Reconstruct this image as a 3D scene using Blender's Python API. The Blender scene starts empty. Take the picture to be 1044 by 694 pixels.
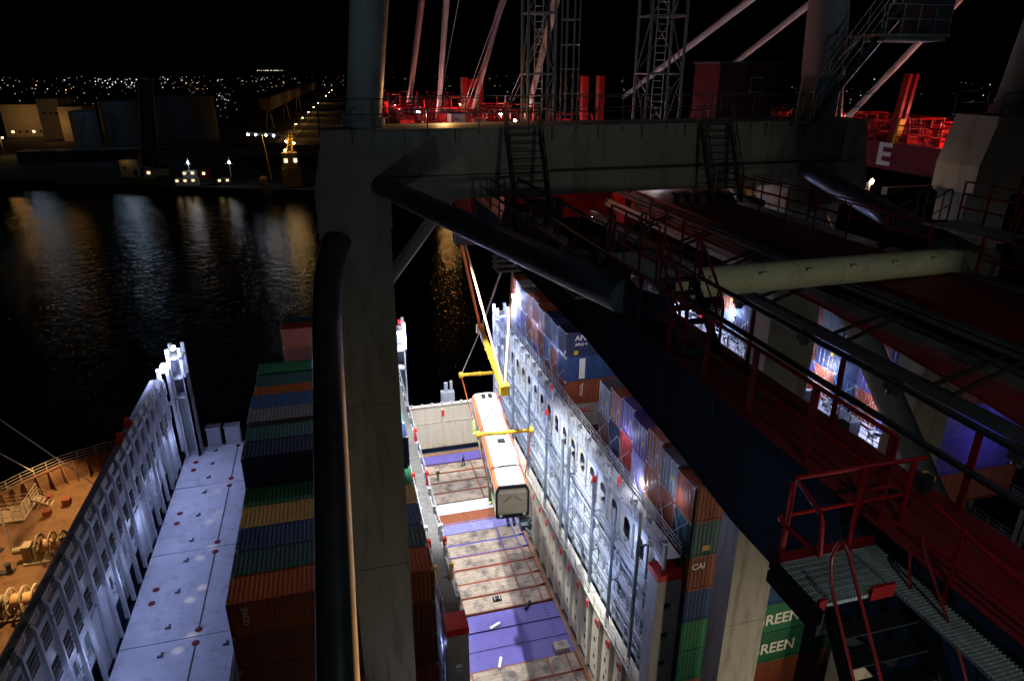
import bpy, math, random
from mathutils import Vector, Matrix
random.seed(7)
R = math.radians
scene = bpy.context.scene
COL = scene.collection

# ------------------------------------------------------------------ helpers
class MB:
    """collects shapes, links them as ONE mesh object"""
    def __init__(s): s.v = []; s.f = []; s.m = []; s.sm = []; s.mi = 0
    def add(s, vs, fs, smooth=False):
        n = len(s.v); s.v += [tuple(p) for p in vs]
        for f in fs:
            s.f.append([i + n for i in f]); s.m.append(s.mi); s.sm.append(smooth)
        return s
    def box(s, x0, x1, y0, y1, z0, z1):
        v = [(x0,y0,z0),(x1,y0,z0),(x1,y1,z0),(x0,y1,z0),(x0,y0,z1),(x1,y0,z1),(x1,y1,z1),(x0,y1,z1)]
        return s.add(v, [(0,3,2,1),(4,5,6,7),(0,1,5,4),(1,2,6,5),(2,3,7,6),(3,0,4,7)])
    def cbox(s, c, d): return s.box(c[0]-d[0]/2,c[0]+d[0]/2,c[1]-d[1]/2,c[1]+d[1]/2,c[2]-d[2]/2,c[2]+d[2]/2)
    def hexa(s, bot, top):
        return s.add(list(bot)+list(top), [(0,3,2,1),(4,5,6,7),(0,1,5,4),(1,2,6,5),(2,3,7,6),(3,0,4,7)])
    def bar(s, p0, p1, w, h, up=(0,0,1)):
        p0 = Vector(p0); p1 = Vector(p1); d = (p1-p0).normalized(); u = Vector(up)
        if abs(d.dot(u)) > .98: u = Vector((0,1,0))
        r = d.cross(u).normalized(); u = r.cross(d).normalized()
        r *= w/2; u *= h/2
        return s.hexa([p0-r-u,p0+r-u,p1+r-u,p1-r-u],[p0-r+u,p0+r+u,p1+r+u,p1-r+u])
    def tube(s, p0, p1, r, n=8, r1=None, cap=True):
        p0 = Vector(p0); p1 = Vector(p1); r1 = r if r1 is None else r1
        d = (p1-p0).normalized(); a = d.orthogonal().normalized(); b = d.cross(a)
        vs = []
        for p, q in ((p0, r), (p1, r1)):
            for k in range(n):
                t = 2*math.pi*k/n; vs.append(p + a*math.cos(t)*q + b*math.sin(t)*q)
        s.add(vs, [(k,(k+1)%n,n+(k+1)%n,n+k) for k in range(n)], True)
        if cap: s.add(vs, [tuple(range(n))[::-1], tuple(range(n,2*n))])
        return s
    def path(s, pts, r, n=7):
        P = [Vector(p) for p in pts]; rings = []
        ref = None
        for i, p in enumerate(P):
            d = ((P[min(i+1,len(P)-1)]-p).normalized() + (p-P[max(i-1,0)]).normalized())
            d = d.normalized() if d.length > 1e-6 else Vector((0,0,1))
            if ref is None: ref = d.orthogonal().normalized()
            a = (ref - d*ref.dot(d)); a = a.normalized() if a.length > 1e-4 else d.orthogonal().normalized(); ref = a
            b = d.cross(a)
            rings.append([p + a*math.cos(2*math.pi*k/n)*r + b*math.sin(2*math.pi*k/n)*r for k in range(n)])
        vs = [q for g in rings for q in g]; fs = []
        for i in range(len(P)-1):
            for k in range(n): fs.append((i*n+k,i*n+(k+1)%n,(i+1)*n+(k+1)%n,(i+1)*n+k))
        s.add(vs, fs, True)
        s.add(vs, [tuple(range(n))[::-1], tuple(range((len(P)-1)*n, len(P)*n))])
        return s
    def cyl(s, c, r, z0, z1, n=24, r1=None): return s.tube((c[0],c[1],z0),(c[0],c[1],z1), r, n, r1)
    def prism(s, poly, fn, t0, t1):
        """poly: 2-D outline, fn(u,v,t)->xyz"""
        n = len(poly)
        vs = [fn(u,v,t0) for u,v in poly] + [fn(u,v,t1) for u,v in poly]
        fs = [(k,(k+1)%n,n+(k+1)%n,n+k) for k in range(n)] + [tuple(range(n))[::-1], tuple(range(n,2*n))]
        return s.add(vs, fs)
    def mesh(s, name, mats, off=(0,0,0)):
        me = bpy.data.meshes.new(name)
        ox, oy, oz = off
        me.from_pydata([(x-ox,y-oy,z-oz) for x,y,z in s.v], [], s.f)
        for m in (mats if isinstance(mats,(list,tuple)) else [mats]): me.materials.append(m)
        for p, mi, sm in zip(me.polygons, s.m, s.sm): p.material_index = mi; p.use_smooth = sm
        me.validate(); me.update()
        return me
    def build(s, name, mats, parent=None, loc=None):
        """vertices are world coordinates; parent chains are un-rotated empties or meshes"""
        off = Vector(loc) if loc is not None else Vector((0,0,0))
        base = wloc(parent) if parent else Vector((0,0,0))
        if loc is None: off = base.copy()
        o = bpy.data.objects.new(name, s.mesh(name, mats, off))
        COL.objects.link(o); o.parent = parent; o.location = off - base
        return o
def wloc(o):
    v = Vector((0,0,0))
    while o: v += Vector(o.location); o = o.parent
    return v
def tag(o, label=None, cat=None, group=None, kind=None):
    if label: o['label'] = label
    if cat: o['category'] = cat
    if group: o['group'] = group
    if kind: o['kind'] = kind
    return o
def thing(name, loc, label, cat, group=None, rz=0):
    o = bpy.data.objects.new(name, None); COL.objects.link(o); o.location = loc; o.rotation_euler = (0,0,rz)
    o.empty_display_size = .5
    return tag(o, label, cat, group)
def inst(src, name, parent, loc, rot=(0,0,0), mats=None):
    o = src.copy() if hasattr(src,'data') else bpy.data.objects.new(name, src)
    COL.objects.link(o); o.name = name; o.parent = parent; o.location = loc; o.rotation_euler = rot
    if mats:
        for i, m in enumerate(mats):
            o.material_slots[i].link = 'OBJECT'; o.material_slots[i].material = m
    return o
def text(name, s, mat, parent, wpos, rot, size, sx=1.0, ext=.012, bold=.0):
    c = bpy.data.curves.new(name, 'FONT'); c.body = s; c.size = size; c.extrude = ext; c.offset = bold
    c.align_x = 'LEFT'; c.align_y = 'CENTER'
    t = bpy.data.objects.new('tmp_text', c); COL.objects.link(t)
    bpy.context.view_layer.update()
    me = bpy.data.meshes.new_from_object(t.evaluated_get(bpy.context.evaluated_depsgraph_get()))
    bpy.data.objects.remove(t)
    me.materials.clear(); me.materials.append(mat)
    o = bpy.data.objects.new(name, me); COL.objects.link(o); o.parent = parent
    o.location = Vector(wpos) - (wloc(parent) if parent else Vector((0,0,0))); o.rotation_euler = rot; o.scale = (sx,1,1)
    return o

# ------------------------------------------------------------------ materials
def mat(name, col, rough=.6, metal=0., var=.18, scale=1.2, dirt=None, dirt_amt=.35, bump=0., streak=False, spec=.3):
    m = bpy.data.materials.new(name); m.use_nodes = True; nt = m.node_tree; N = nt.nodes; L = nt.links
    b = N['Principled BSDF']; b.inputs['Roughness'].default_value = rough; b.inputs['Metallic'].default_value = metal
    b.inputs['Specular IOR Level'].default_value = spec
    tc = N.new('ShaderNodeTexCoord'); mp = N.new('ShaderNodeMapping'); L.new(tc.outputs['Object'], mp.inputs[0])
    if streak: mp.inputs['Scale'].default_value = (1.6,1.6,.22)
    n1 = N.new('ShaderNodeTexNoise'); n1.inputs['Scale'].default_value = scale; n1.inputs['Detail'].default_value = 7; n1.inputs['Roughness'].default_value = .65
    L.new(mp.outputs[0], n1.inputs['Vector'])
    r = N.new('ShaderNodeValToRGB'); L.new(n1.outputs['Fac'], r.inputs[0])
    c = [x for x in col]
    r.color_ramp.elements[0].position = .3; r.color_ramp.elements[1].position = .72
    r.color_ramp.elements[0].color = (c[0]*(1-var),c[1]*(1-var),c[2]*(1-var),1)
    r.color_ramp.elements[1].color = (min(1,c[0]*(1+var)),min(1,c[1]*(1+var)),min(1,c[2]*(1+var)),1)
    out = r.outputs[0]
    if dirt:
        n2 = N.new('ShaderNodeTexNoise'); n2.inputs['Scale'].default_value = scale*2.3; n2.inputs['Detail'].default_value = 9; n2.inputs['Roughness'].default_value = .7
        L.new(mp.outputs[0], n2.inputs['Vector'])
        r2 = N.new('ShaderNodeValToRGB'); r2.color_ramp.elements[0].position = .5; r2.color_ramp.elements[1].position = .72
        r2.color_ramp.elements[0].color = (0,0,0,1); r2.color_ramp.elements[1].color = (dirt_amt*2,)*3+(1,)
        L.new(n2.outputs['Fac'], r2.inputs[0])
        mx = N.new('ShaderNodeMixRGB'); L.new(r2.outputs[0], mx.inputs[0]); L.new(out, mx.inputs[1]); mx.inputs[2].default_value = tuple(dirt)+(1,)
        out = mx.outputs[0]
        rr = N.new('ShaderNodeMath'); rr.operation = 'MULTIPLY_ADD'; L.new(r2.outputs[0], rr.inputs[0]); rr.inputs[1].default_value = .3; rr.inputs[2].default_value = rough
        L.new(rr.outputs[0], b.inputs['Roughness'])
    L.new(out, b.inputs['Base Color'])
    if bump:
        bp = N.new('ShaderNodeBump'); bp.inputs['Strength'].default_value = bump; bp.inputs['Distance'].default_value = .02
        L.new(n1.outputs['Fac'], bp.inputs['Height']); L.new(bp.outputs[0], b.inputs['Normal'])
    return m
def vary(m, amt=.28):
    nt = m.node_tree; b = nt.nodes['Principled BSDF']; l = b.inputs['Base Color'].links[0]; src = l.from_socket
    oi = nt.nodes.new('ShaderNodeObjectInfo'); mr = nt.nodes.new('ShaderNodeMapRange'); mr.inputs['To Min'].default_value = 1-amt; mr.inputs['To Max'].default_value = 1+amt*.6
    nt.links.new(oi.outputs['Random'], mr.inputs['Value']); hs = nt.nodes.new('ShaderNodeHueSaturation'); nt.links.new(mr.outputs[0], hs.inputs['Value']); hs.inputs['Saturation'].default_value = 1.0
    nt.links.new(src, hs.inputs['Color']); nt.links.new(hs.outputs[0], b.inputs['Base Color']); return m
def emat(name, col, strength, sample=True):
    m = bpy.data.materials.new(name); m.use_nodes = True; b = m.node_tree.nodes['Principled BSDF']
    b.inputs['Base Color'].default_value = (.8,.8,.8,1); b.inputs['Emission Color'].default_value = tuple(col)+(1,); b.inputs['Emission Strength'].default_value = strength
    if not sample: m.cycles.emission_sampling = 'NONE'
    return m
RUST = (.13,.045,.02)
M = dict(
 portal=mat('portal_paint',(.27,.275,.255),.55,var=.16,scale=.5,dirt=(.14,.115,.085),dirt_amt=.42,streak=True,bump=.08),
 tubep=mat('brace_paint',(.25,.27,.27),.42,var=.1,scale=.8,dirt=(.14,.12,.1),dirt_amt=.2,bump=.04),
 cream_tube=mat('tie_paint',(.42,.42,.30),.5,var=.1,scale=.9,dirt=(.2,.16,.1),dirt_amt=.25),
 darksteel=mat('dark_steel',(.045,.052,.06),.5,var=.25,scale=1.1,dirt=(.03,.025,.02),dirt_amt=.3,bump=.06),
 girder=mat('girder_paint',(.03,.042,.068),.75,var=.25,scale=.7,dirt=(.03,.034,.046),dirt_amt=.35,streak=True,bump=.04,spec=.06),
 red=mat('red_paint',(.23,.007,.009),.38,var=.15,scale=2,dirt=(.12,.006,.006),dirt_amt=.3,spec=.12),
 redfloor=mat('red_floor',(.15,.008,.010),.55,var=.2,scale=1.3,dirt=(.07,.012,.01),dirt_amt=.4,bump=.08),
 grate=mat('galvanised_grating',(.42,.47,.46),.38,.35,var=.25,scale=3),
 galv=mat('galvanised_steel',(.34,.37,.39),.45,.5,var=.2,scale=2.5),
 cable=mat('cable_rubber',(.02,.02,.022),.5),
 wire=mat('wire_rope',(.4,.4,.4),.45,.6),
 stay=mat('stay_paint',(.36,.30,.26),.5,var=.12,scale=1.2),
 yellow=mat('yellow_paint',(.62,.36,.02),.45,var=.12,scale=2,dirt=(.2,.1,.02),dirt_amt=.25),
 orange_sling=mat('orange_sling',(.75,.16,.03),.8,var=.15,scale=5),
 tan_sling=mat('tan_sling',(.55,.36,.2),.8,var=.15,scale=5),
 white=mat('white_paint',(.75,.75,.73),.45,var=.06,scale=1.5,dirt=(.45,.42,.38),dirt_amt=.2),
 shipwhite=mat('ship_grey_paint',(.40,.43,.47),.5,var=.1,scale=1.2,dirt=(.28,.24,.2),dirt_amt=.3,bump=.05),
 shipcream=mat('ship_cream_paint',(.66,.61,.48),.55,var=.08,scale=.8,dirt=(.34,.25,.17),dirt_amt=.25,bump=.05,streak=True),
 hatch=mat('hatch_paint',(.48,.51,.56),.5,var=.16,scale=.3,dirt=(.24,.245,.26),dirt_amt=.36,bump=.12),
 hull=mat('hull_paint',(.04,.07,.14),.5,var=.12,scale=.2,dirt=(.1,.06,.04),dirt_amt=.2),
 deckred=mat('deck_paint',(.23,.13,.07),.65,var=.3,scale=.3,dirt=(.12,.07,.04),dirt_amt=.5,bump=.12),
 opening=mat('dark_opening',(.015,.03,.09),.25,var=.2),
 purple=mat('purple_paint',(.105,.085,.28),.55,var=.12,scale=.5,dirt=(.09,.075,.24),dirt_amt=.35,bump=.1),
 redcap=mat('red_cap_paint',(.62,.03,.03),.45),
 rail_brown=mat('bow_rail_paint',(.5,.42,.3),.5,var=.15),
 tread=mat('tread_plate_paint',(.12,.115,.11),.7,var=.3,scale=2,dirt=(.06,.05,.045),dirt_amt=.4), black=mat('black_paint',(.006,.006,.007),.7,spec=.2), darkred=mat('dark_red_paint',(.2,.008,.008),.28,var=.2,spec=.5),
 rubber=mat('black_rubber',(.015,.015,.016),.6),
 glass=mat('tinted_glass',(.02,.022,.025),.12,var=.1),
 blind=mat('tan_windscreen_cover',(.5,.42,.28),.5,var=.15,scale=1.5),
 skin=mat('skin',(.5,.3,.22),.6), vest=mat('hi_vis_cloth',(.75,.62,.08),.8), darkcloth=mat('dark_cloth',(.03,.035,.05),.85), greencloth=mat('green_cloth',(.06,.11,.06),.85),
 helmet=mat('helmet_plastic',(.75,.75,.7),.35), concrete=mat('quay_concrete',(.25,.24,.22),.85,var=.2,scale=.2,bump=.2),
 land=mat('far_land',(.05,.052,.05),.95,var=.4,scale=.01), tank=mat('tank_paint',(.12,.14,.16),.6,var=.12,scale=.06),
 shed=mat('shed_wall',(.22,.19,.16),.8,var=.15,scale=.1), letter=mat('letter_white',(.78,.78,.75),.5,var=.05), letter_red=mat('letter_red',(.45,.02,.02),.5),
 wall_pale=mat('pale_wall',(.55,.5,.42),.8,var=.1,scale=.15),
)
# container colours
M['darktube'] = mat('dark_tube_paint',(.05,.06,.075),.38,var=.15,scale=.8,dirt=(.07,.06,.05),dirt_amt=.2)
CC = {
 'orange':(.31,.095,.03),'rust':(.27,.075,.035),'brown':(.16,.052,.032),'teal':(.025,.09,.105),'blue':(.025,.075,.21),'navy':(.014,.03,.085),
 'yellow':(.5,.37,.13),'green':(.02,.14,.075),'palegreen':(.22,.36,.2),'purple':(.10,.085,.34),'red':(.42,.05,.05),'lilac':(.24,.23,.52),'white':(.62,.62,.6),
 'grey':(.32,.33,.32),'slate':(.12,.15,.18)}
CM = {k: vary(mat('container_'+k, c, .5, var=.18, scale=.8, dirt=(c[0]*.4+.035,c[1]*.4+.02,c[2]*.4+.012), dirt_amt=.42, streak=True)) for k, c in CC.items()}
def wood_mat():
    m = bpy.data.materials.new('worn_deck_planks'); m.use_nodes = True; nt = m.node_tree; N = nt.nodes; L = nt.links; b = N['Principled BSDF']
    tc = N.new('ShaderNodeTexCoord'); oi = N.new('ShaderNodeObjectInfo')
    ad = N.new('ShaderNodeVectorMath'); ad.operation = 'MULTIPLY_ADD'; L.new(oi.outputs['Random'], ad.inputs[0]); ad.inputs[1].default_value = (37,53,0); L.new(tc.outputs['Object'], ad.inputs[2])
    br = N.new('ShaderNodeTexBrick'); L.new(ad.outputs[0], br.inputs['Vector']); br.inputs['Scale'].default_value = 1; br.inputs['Brick Width'].default_value = 3.1; br.inputs['Row Height'].default_value = .2
    br.inputs['Mortar Size'].default_value = .012; br.inputs['Color1'].default_value = (.40,.31,.22,1); br.inputs['Color2'].default_value = (.30,.235,.17,1); br.inputs['Mortar'].default_value = (.06,.05,.04,1)
    n = N.new('ShaderNodeTexNoise'); n.inputs['Scale'].default_value = .7; n.inputs['Detail'].default_value = 8; n.inputs['Roughness'].default_value = .7; L.new(ad.outputs[0], n.inputs['Vector'])
    r = N.new('ShaderNodeValToRGB'); r.color_ramp.elements[0].position = .46; r.color_ramp.elements[1].position = .64; r.color_ramp.elements[0].color = (0,0,0,1); r.color_ramp.elements[1].color = (.95,.95,.95,1); L.new(n.outputs['Fac'], r.inputs[0])
    mx = N.new('ShaderNodeMixRGB'); L.new(r.outputs[0], mx.inputs[0]); L.new(br.outputs['Color'], mx.inputs[1]); mx.inputs[2].default_value = (.085,.07,.06,1)
    L.new(mx.outputs[0], b.inputs['Base Color']); b.inputs['Roughness'].default_value = .8
    return m
M['wood'] = wood_mat()
def water_mat():
    m = bpy.data.materials.new('river_water'); m.use_nodes = True; nt = m.node_tree; N = nt.nodes; L = nt.links; b = N['Principled BSDF']
    b.inputs['Base Color'].default_value = (.002,.006,.012,1); b.inputs['Roughness'].default_value = .06; b.inputs['IOR'].default_value = 1.33
    tc = N.new('ShaderNodeTexCoord')
    n1 = N.new('ShaderNodeTexNoise'); n1.inputs['Scale'].default_value = 1.1; n1.inputs['Detail'].default_value = 3; n1.inputs['Roughness'].default_value = .6; n1.inputs['Distortion'].default_value = .4
    n2 = N.new('ShaderNodeTexNoise'); n2.inputs['Scale'].default_value = .3; n2.inputs['Detail'].default_value = 4
    L.new(tc.outputs['Object'], n1.inputs['Vector']); L.new(tc.outputs['Object'], n2.inputs['Vector'])
    ad = N.new('ShaderNodeMath'); ad.operation = 'MULTIPLY_ADD'; L.new(n2.outputs['Fac'], ad.inputs[0]); ad.inputs[1].default_value = 1.9; L.new(n1.outputs['Fac'], ad.inputs[2])
    bp = N.new('ShaderNodeBump'); bp.inputs['Strength'].default_value = 1; bp.inputs['Distance'].default_value = .13; L.new(ad.outputs[0], bp.inputs['Height']); L.new(bp.outputs[0], b.inputs['Normal'])
    return m
M['water'] = water_mat()
E_white = emat('lamp_glass_white',(.8,.88,1),60); E_blue = emat('lamp_glass_blue',(.45,.5,1),160); E_warm = emat('lamp_glass_warm',(1,.6,.22),70); E_win = emat('lit_window_glass',(1,.66,.3),3.2)

LIGHTS = []
def lamp(name, loc, power, col, radius=.25, kind='POINT', aim=None, size=60, blend=.6):
    l = bpy.data.lights.new(name, kind); l.energy = power; l.color = col; l.shadow_soft_size = radius
    if kind == 'SPOT': l.spot_size = R(size); l.spot_blend = blend
    o = bpy.data.objects.new(name, l); COL.objects.link(o); o.location = loc
    if aim is not None: o.rotation_euler = (Vector(aim)-Vector(loc)).to_track_quat('-Z','Y').to_euler()
    return o

# railing: tubes on the part, each post a child
def railing(name, pts, parent, m=None, h=1.15, step=1.5, r=.028, pw=(.06,.02), mids=(.55,), post_mat=None, below=.0, posts=True, n=6):
    m = m or M['red']
    mb = MB(); P = [Vector(p) for p in pts]
    for hh in tuple(mids)+(h,):
        mb.path([p+Vector((0,0,hh)) for p in P], r, n)
    o = mb.build(name, m, parent)
    if posts:
        proto = None
        for a, b in zip(P, P[1:]):
            d = (b-a); k = max(1, round(d.length/step))
            ang = math.atan2(d.y, d.x)
            for i in range(k + (1 if b is P[-1] or b == P[-1] else 0)):
                q = a + d*(i/k)
                if proto is None:
                    pm = MB(); pm.box(-pw[0]/2,pw[0]/2,-pw[1]/2,pw[1]/2,-below,h)
                    me = pm.mesh('post', post_mat or m)
                    proto = me
                po = bpy.data.objects.new('post', proto); COL.objects.link(po); po.parent = o
                po.location = q - wloc(o); po.rotation_euler = (0,0,ang)
    return o
def rounded(pts, rad=.12, k=4):
    P = [Vector(p) for p in pts]; out = [P[0]]
    for i in range(1, len(P)-1):
        a, b, c = P[i-1], P[i], P[i+1]
        u = (a-b).normalized(); v = (c-b).normalized(); rr = min(rad,(a-b).length*.45,(c-b).length*.45)
        for j in range(k+1):
            t = j/k; out.append((b+u*rr)*(1-t)**2 + b*2*t*(1-t) + (b+v*rr)*t*t)
    out.append(P[-1]); return out

# ------------------------------------------------------------------ setting
WZ = -64.0
mb = MB(); mb.add([(-9000,-300,WZ),(9000,-300,WZ),(9000,9000,WZ),(-9000,9000,WZ)],[(0,1,2,3)])
tag(mb.build('water', M['water']), kind='structure')
shore = [(-9000,4200),(-700,690),(-128,441),(-19.5,393),(90,345),(320,285),(1200,250),(9000,200)]
mb = MB(); n = len(shore)
vs = [(x,y,-60.6) for x,y in shore] + [(x,9000,-60.6) for x,y in shore] + [(x,y,WZ-2) for x,y in shore]
mb.add(vs, [(i,i+1,n+i+1,n+i) for i in range(n-1)] + [(2*n+i,2*n+i+1,i+1,i) for i in range(n-1)])
tag(mb.build('far_shore_ground', M['land']), kind='structure')
mb = MB(); mb.box(-400,400,-200,31.6,WZ-2,-57.5); mb.box(-400,400,31.0,31.6,-57.5,-57.2)
tag(mb.build('quay', M['concrete']), kind='structure')

def octa(mb, c, s, sz=None):
    sz = sz or s; x, y, z = c
    mb.add([(x+s,y,z),(x-s,y,z),(x,y+s,z),(x,y-s,z),(x,y,z+sz),(x,y,z-sz)],[(0,2,4),(2,1,4),(1,3,4),(3,0,4),(2,0,5),(1,2,5),(3,1,5),(0,3,5)])
cols = [(.85,.92,1),(1,.62,.25),(1,.85,.6),(.5,.65,1)]
cmats = [emat('city_light_%s_%s'%(n1,n2), c, s, False) for n1,c in zip(('cool','amber','warm','blue'),cols) for n2,s in (('dim',.18),('mid',.55),('bright',2.0))]
mb = MB()
def star(azd, d, h, k, b):
    a_ = R(azd); c = (math.sin(a_)*d, math.cos(a_)*d, -60.6+h); mb.mi = k*3+b
    octa(mb, c, d*.00062*random.uniform(.5,1.2))
for i in range(330):
    az = random.choice([random.uniform(-26,42), random.uniform(-12,4), random.uniform(-26,-8)]); d = math.exp(random.uniform(math.log(1900), math.log(7500)))
    star(az, d, random.uniform(3,16), random.choice([0,0,1,1,1,1,2,2,3]), random.choice([0,0,0,0,1,1,2]))
for i in range(70):
    star(random.uniform(-12,-6.2), math.exp(random.uniform(math.log(900), math.log(1900))), random.uniform(3,14), random.choice([0,0,0,2,3]), random.choice([0,1,1,2]))
for i in range(45):
    star(random.uniform(-15.2,-11.5), random.uniform(2900,4200), random.uniform(0,25), 0, random.choice([1,2,2]))
for i in range(40):
    star(random.uniform(-26,-13), random.uniform(900,1900), random.uniform(3,10), random.choice([1,1,2,0]), random.choice([0,1]))
for i in range(30):
    star(-4.2+i*.048+random.uniform(-.3,.3), 5200, 60, 2, random.choice([1,1,2]))
for i in range(34):
    star(random.uniform(36,51), math.exp(random.uniform(math.log(1300), math.log(4500))), random.uniform(4,18), random.choice([0,0,2,3]), random.choice([0,1,1,2]))
mb.mi = 0
tag(mb.build('distant_city_lights', cmats), kind='stuff')

def polar(az, d): return math.sin(R(az))*d, math.cos(R(az))*d
# --- far shore things
G = -60.6
def storage_tank(x, y, r, h, label):
    t = thing('storage_tank', (x,y,G), label, 'tank', 'storage tanks on the far shore')
    m_ = MB(); m_.cyl((x,y), r, G, G+h, 40); m_.build('shell', M['tank'], t)
    m_ = MB(); m_.tube((x,y,G+h),(x,y,G+h+r*.12), r, 40, r*.1); m_.build('roof', M['tank'], t)
    m_ = MB()
    for k in range(40):
        a0 = 2*math.pi*k/40; a1 = 2*math.pi*(k+1)/40
        m_.tube((x+r*math.cos(a0),y+r*math.sin(a0),G+h+1.2),(x+r*math.cos(a1),y+r*math.sin(a1),G+h+1.2), .12, 4)
    m_.build('guard_rail', M['galv'], t)
    m_ = MB(); N = 26
    for k in range(N):
        a0 = -2.2+k*.045; m_.cbox((x+(r+.8)*math.cos(a0),y+(r+.8)*math.sin(a0),G+h*k/N),(1.6,1.6,.2))
    m_.build('spiral_stair', M['galv'], t)
storage_tank(-124,715,27,39,'large dark round storage tank on the far shore, widest of the tanks')
storage_tank(-164,660,15,37,'grey round storage tank beside the tall dark chimney on the far shore')
storage_tank(-183,628,9.5,31,'slim pale round storage tank on the far shore, left of the other tanks')
t = thing('chimney', (-113,500,G), 'tall dark tapered chimney standing on the far shore in front of the tanks','chimney')
m_ = MB(); m_.tube((-113,500,G),(-106,500,-4),5.2,24,4.2); m_.build('shaft', M['darksteel'], t)
m_ = MB(); m_.tube((-106.2,500,-5),(-106,500,-4),4.9,24,4.9); m_.build('rim', M['galv'], t)
def building(name, x0, x1, y0, y1, h, label, cat, m, group=None, wins=None, pitch=0):
    t = thing(name, ((x0+x1)/2,y0,G), label, cat, group)
    m_ = MB(); m_.box(x0,x1,y0,y1,G,G+h); m_.build('wall', m, t)
    m_ = MB()
    if pitch:
        ym = (y0+y1)/2; m_.add([(x0-.5,y0-.5,G+h),(x1+.5,y0-.5,G+h),(x1+.5,y1+.5,G+h),(x0-.5,y1+.5,G+h),(x0-.5,ym,G+h+pitch),(x1+.5,ym,G+h+pitch)],[(0,1,5,4),(2,3,4,5),(0,4,3),(1,2,5),(0,3,2,1)])
    else: m_.box(x0-.4,x1+.4,y0-.4,y1+.4,G+h,G+h+.6)
    m_.build('roof', M['darksteel'], t)
    for (wx, wz, ww, wh, lit) in wins or []:
        m_ = MB(); m_.box(wx,wx+ww,y0-.12,y0+.05,G+wz,G+wz+wh); m_.build('window', E_win if lit else M['opening'], t)
    return t
building('warehouse',-300,-262,790,830,30,'orange lit warehouse block at the far left edge of the far shore','warehouse',M['wall_pale'],None,[(-295+6*k,4,2.2,2,k%3==0) for k in range(6)])
building('warehouse',-258,-240,760,800,36,'orange lit upright block between the warehouse and the lamp masts on the far shore','warehouse',M['wall_pale'],None,[(-254+5*k,22,2,2,False) for k in range(3)])
building('warehouse',-232,-212,730,770,30,'small orange lit block right of the upright block on the far shore','warehouse',M['wall_pale'],None,[])
building('shed',-122,-112,466,478,10.5,'small gabled hut lit amber at the edge of the far quay','hut',M['wall_pale'],None,[(-120,5,1.4,1.6,False),(-115,1,2.2,3.4,False)],3.5)
building('shed',-110,-96,468,475,4.5,'low amber lit lean-to beside the gabled hut on the far quay','hut',M['wall_pale'],None,[(-108,1.5,1.6,1.4,True)])
building('shed',-76,-70,452,460,5,'tiny red lit cabin on the far quay between the tug and the yellow crane','cabin',mat('cabin_red_paint',(.4,.08,.05)),None,[(-74,2,1.4,1.4,True)])
building('long_quay_shed',-210,50,560,580,7,'long low grey shed running along the far quay behind the boats','shed',M['shed'],None,[(-200+12*k,2.5,2,1.6,False) for k in range(20)])
# conveyor gallery and lamp-lit road running inland
t = thing('conveyor_gallery', (-40,700,G), 'long raised conveyor gallery running inland on the far shore', 'conveyor')
def dirp(p, q, f): return tuple(p[i]+(q[i]-p[i])*f for i in range(3))
ga, gb = (-60,820,-34), (-2,1750,-26)
m_ = MB(); m_.bar(ga, gb, 12, 12); m_.build('gallery', M['shed'], t)
m_ = MB(); m_.bar((ga[0],ga[1],ga[2]+7),(gb[0],gb[1],gb[2]+7), 14, 1.2); m_.build('roof', M['darksteel'], t)
for f in (.02,.2,.4,.6,.8,.98):
    q = dirp(ga, gb, f); m_ = MB(); m_.tube((q[0]-4,q[1],G),(q[0]-1,q[1],q[2]-5),.9,6); m_.tube((q[0]+4,q[1],G),(q[0]+1,q[1],q[2]-5),.9,6); m_.build('trestle', M['galv'], t)
mb2 = MB(); mb2.add([(-46,640,G+.05),(-32,640,G+.05),(28,1900,G+.05),(10,1900,G+.05)],[(0,1,2,3)])
tag(mb2.build('road', M['concrete']), kind='structure')
lampm = MB(); lampm.box(-.12,.12,-.12,.12,0,14); lampm.box(-.1,1.8,-.1,.1,13.8,14); lmesh = lampm.mesh('lamp_post', M['galv'])
headm = MB(); octa(headm,(1.8,0,13.6),.55,.3); hmesh = headm.mesh('lamp_head', E_warm)
headw = MB(); octa(headw,(1.8,0,13.6),.6,.35); hwmesh = headw.mesh('lamp_head', E_white)
def street_lamp(x, y, z, label, warm=True, power=0, group=None, scale=1):
    t = thing('street_lamp', (x,y,z), label, 'lamp', group); t.scale = (scale,)*3
    inst(lmesh,'pole',t,(0,0,0)); inst(hmesh if warm else hwmesh,'lamp_head',t,(0,0,0))
    if power: lamp('street_lamp_light', (x+1.8*scale,y-.8,z+13.2*scale), power*(.006 if y < 500 else .01), (1,.5,.14) if warm else (.75,.85,1), .8)
for k in range(9):
    f = k/8; y = 700*(1900/700)**f; x = -30+(y-640)*.0444
    street_lamp(x, y, G, 'amber street lamp along the lit road inland, number %s from the river'%('first second third fourth fifth sixth seventh eighth ninth'.split()[k]), True, 500000 if k in (0,1,2,3,4,6) else 0, 'street lamps along the far road')
for az, d, warm, p, lab in [(-21.2,655,True,260000,'amber lamp mast in front of the lit warehouse on the far left'),(-19.6,880,True,200000,'amber lamp mast right of the lit blocks on the far shore'),
        (-17.9,900,False,50000,'cool white lamp mast above the slim storage tank'),(-17.3,930,True,150000,'amber lamp mast between the slim and the grey tank'),(-23.2,1020,False,50000,'cool white lamp mast at the far left skyline')]:
    x, y = polar(az, d); street_lamp(x, y, G, lab, warm, p, 'lamp masts among the tanks')
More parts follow.
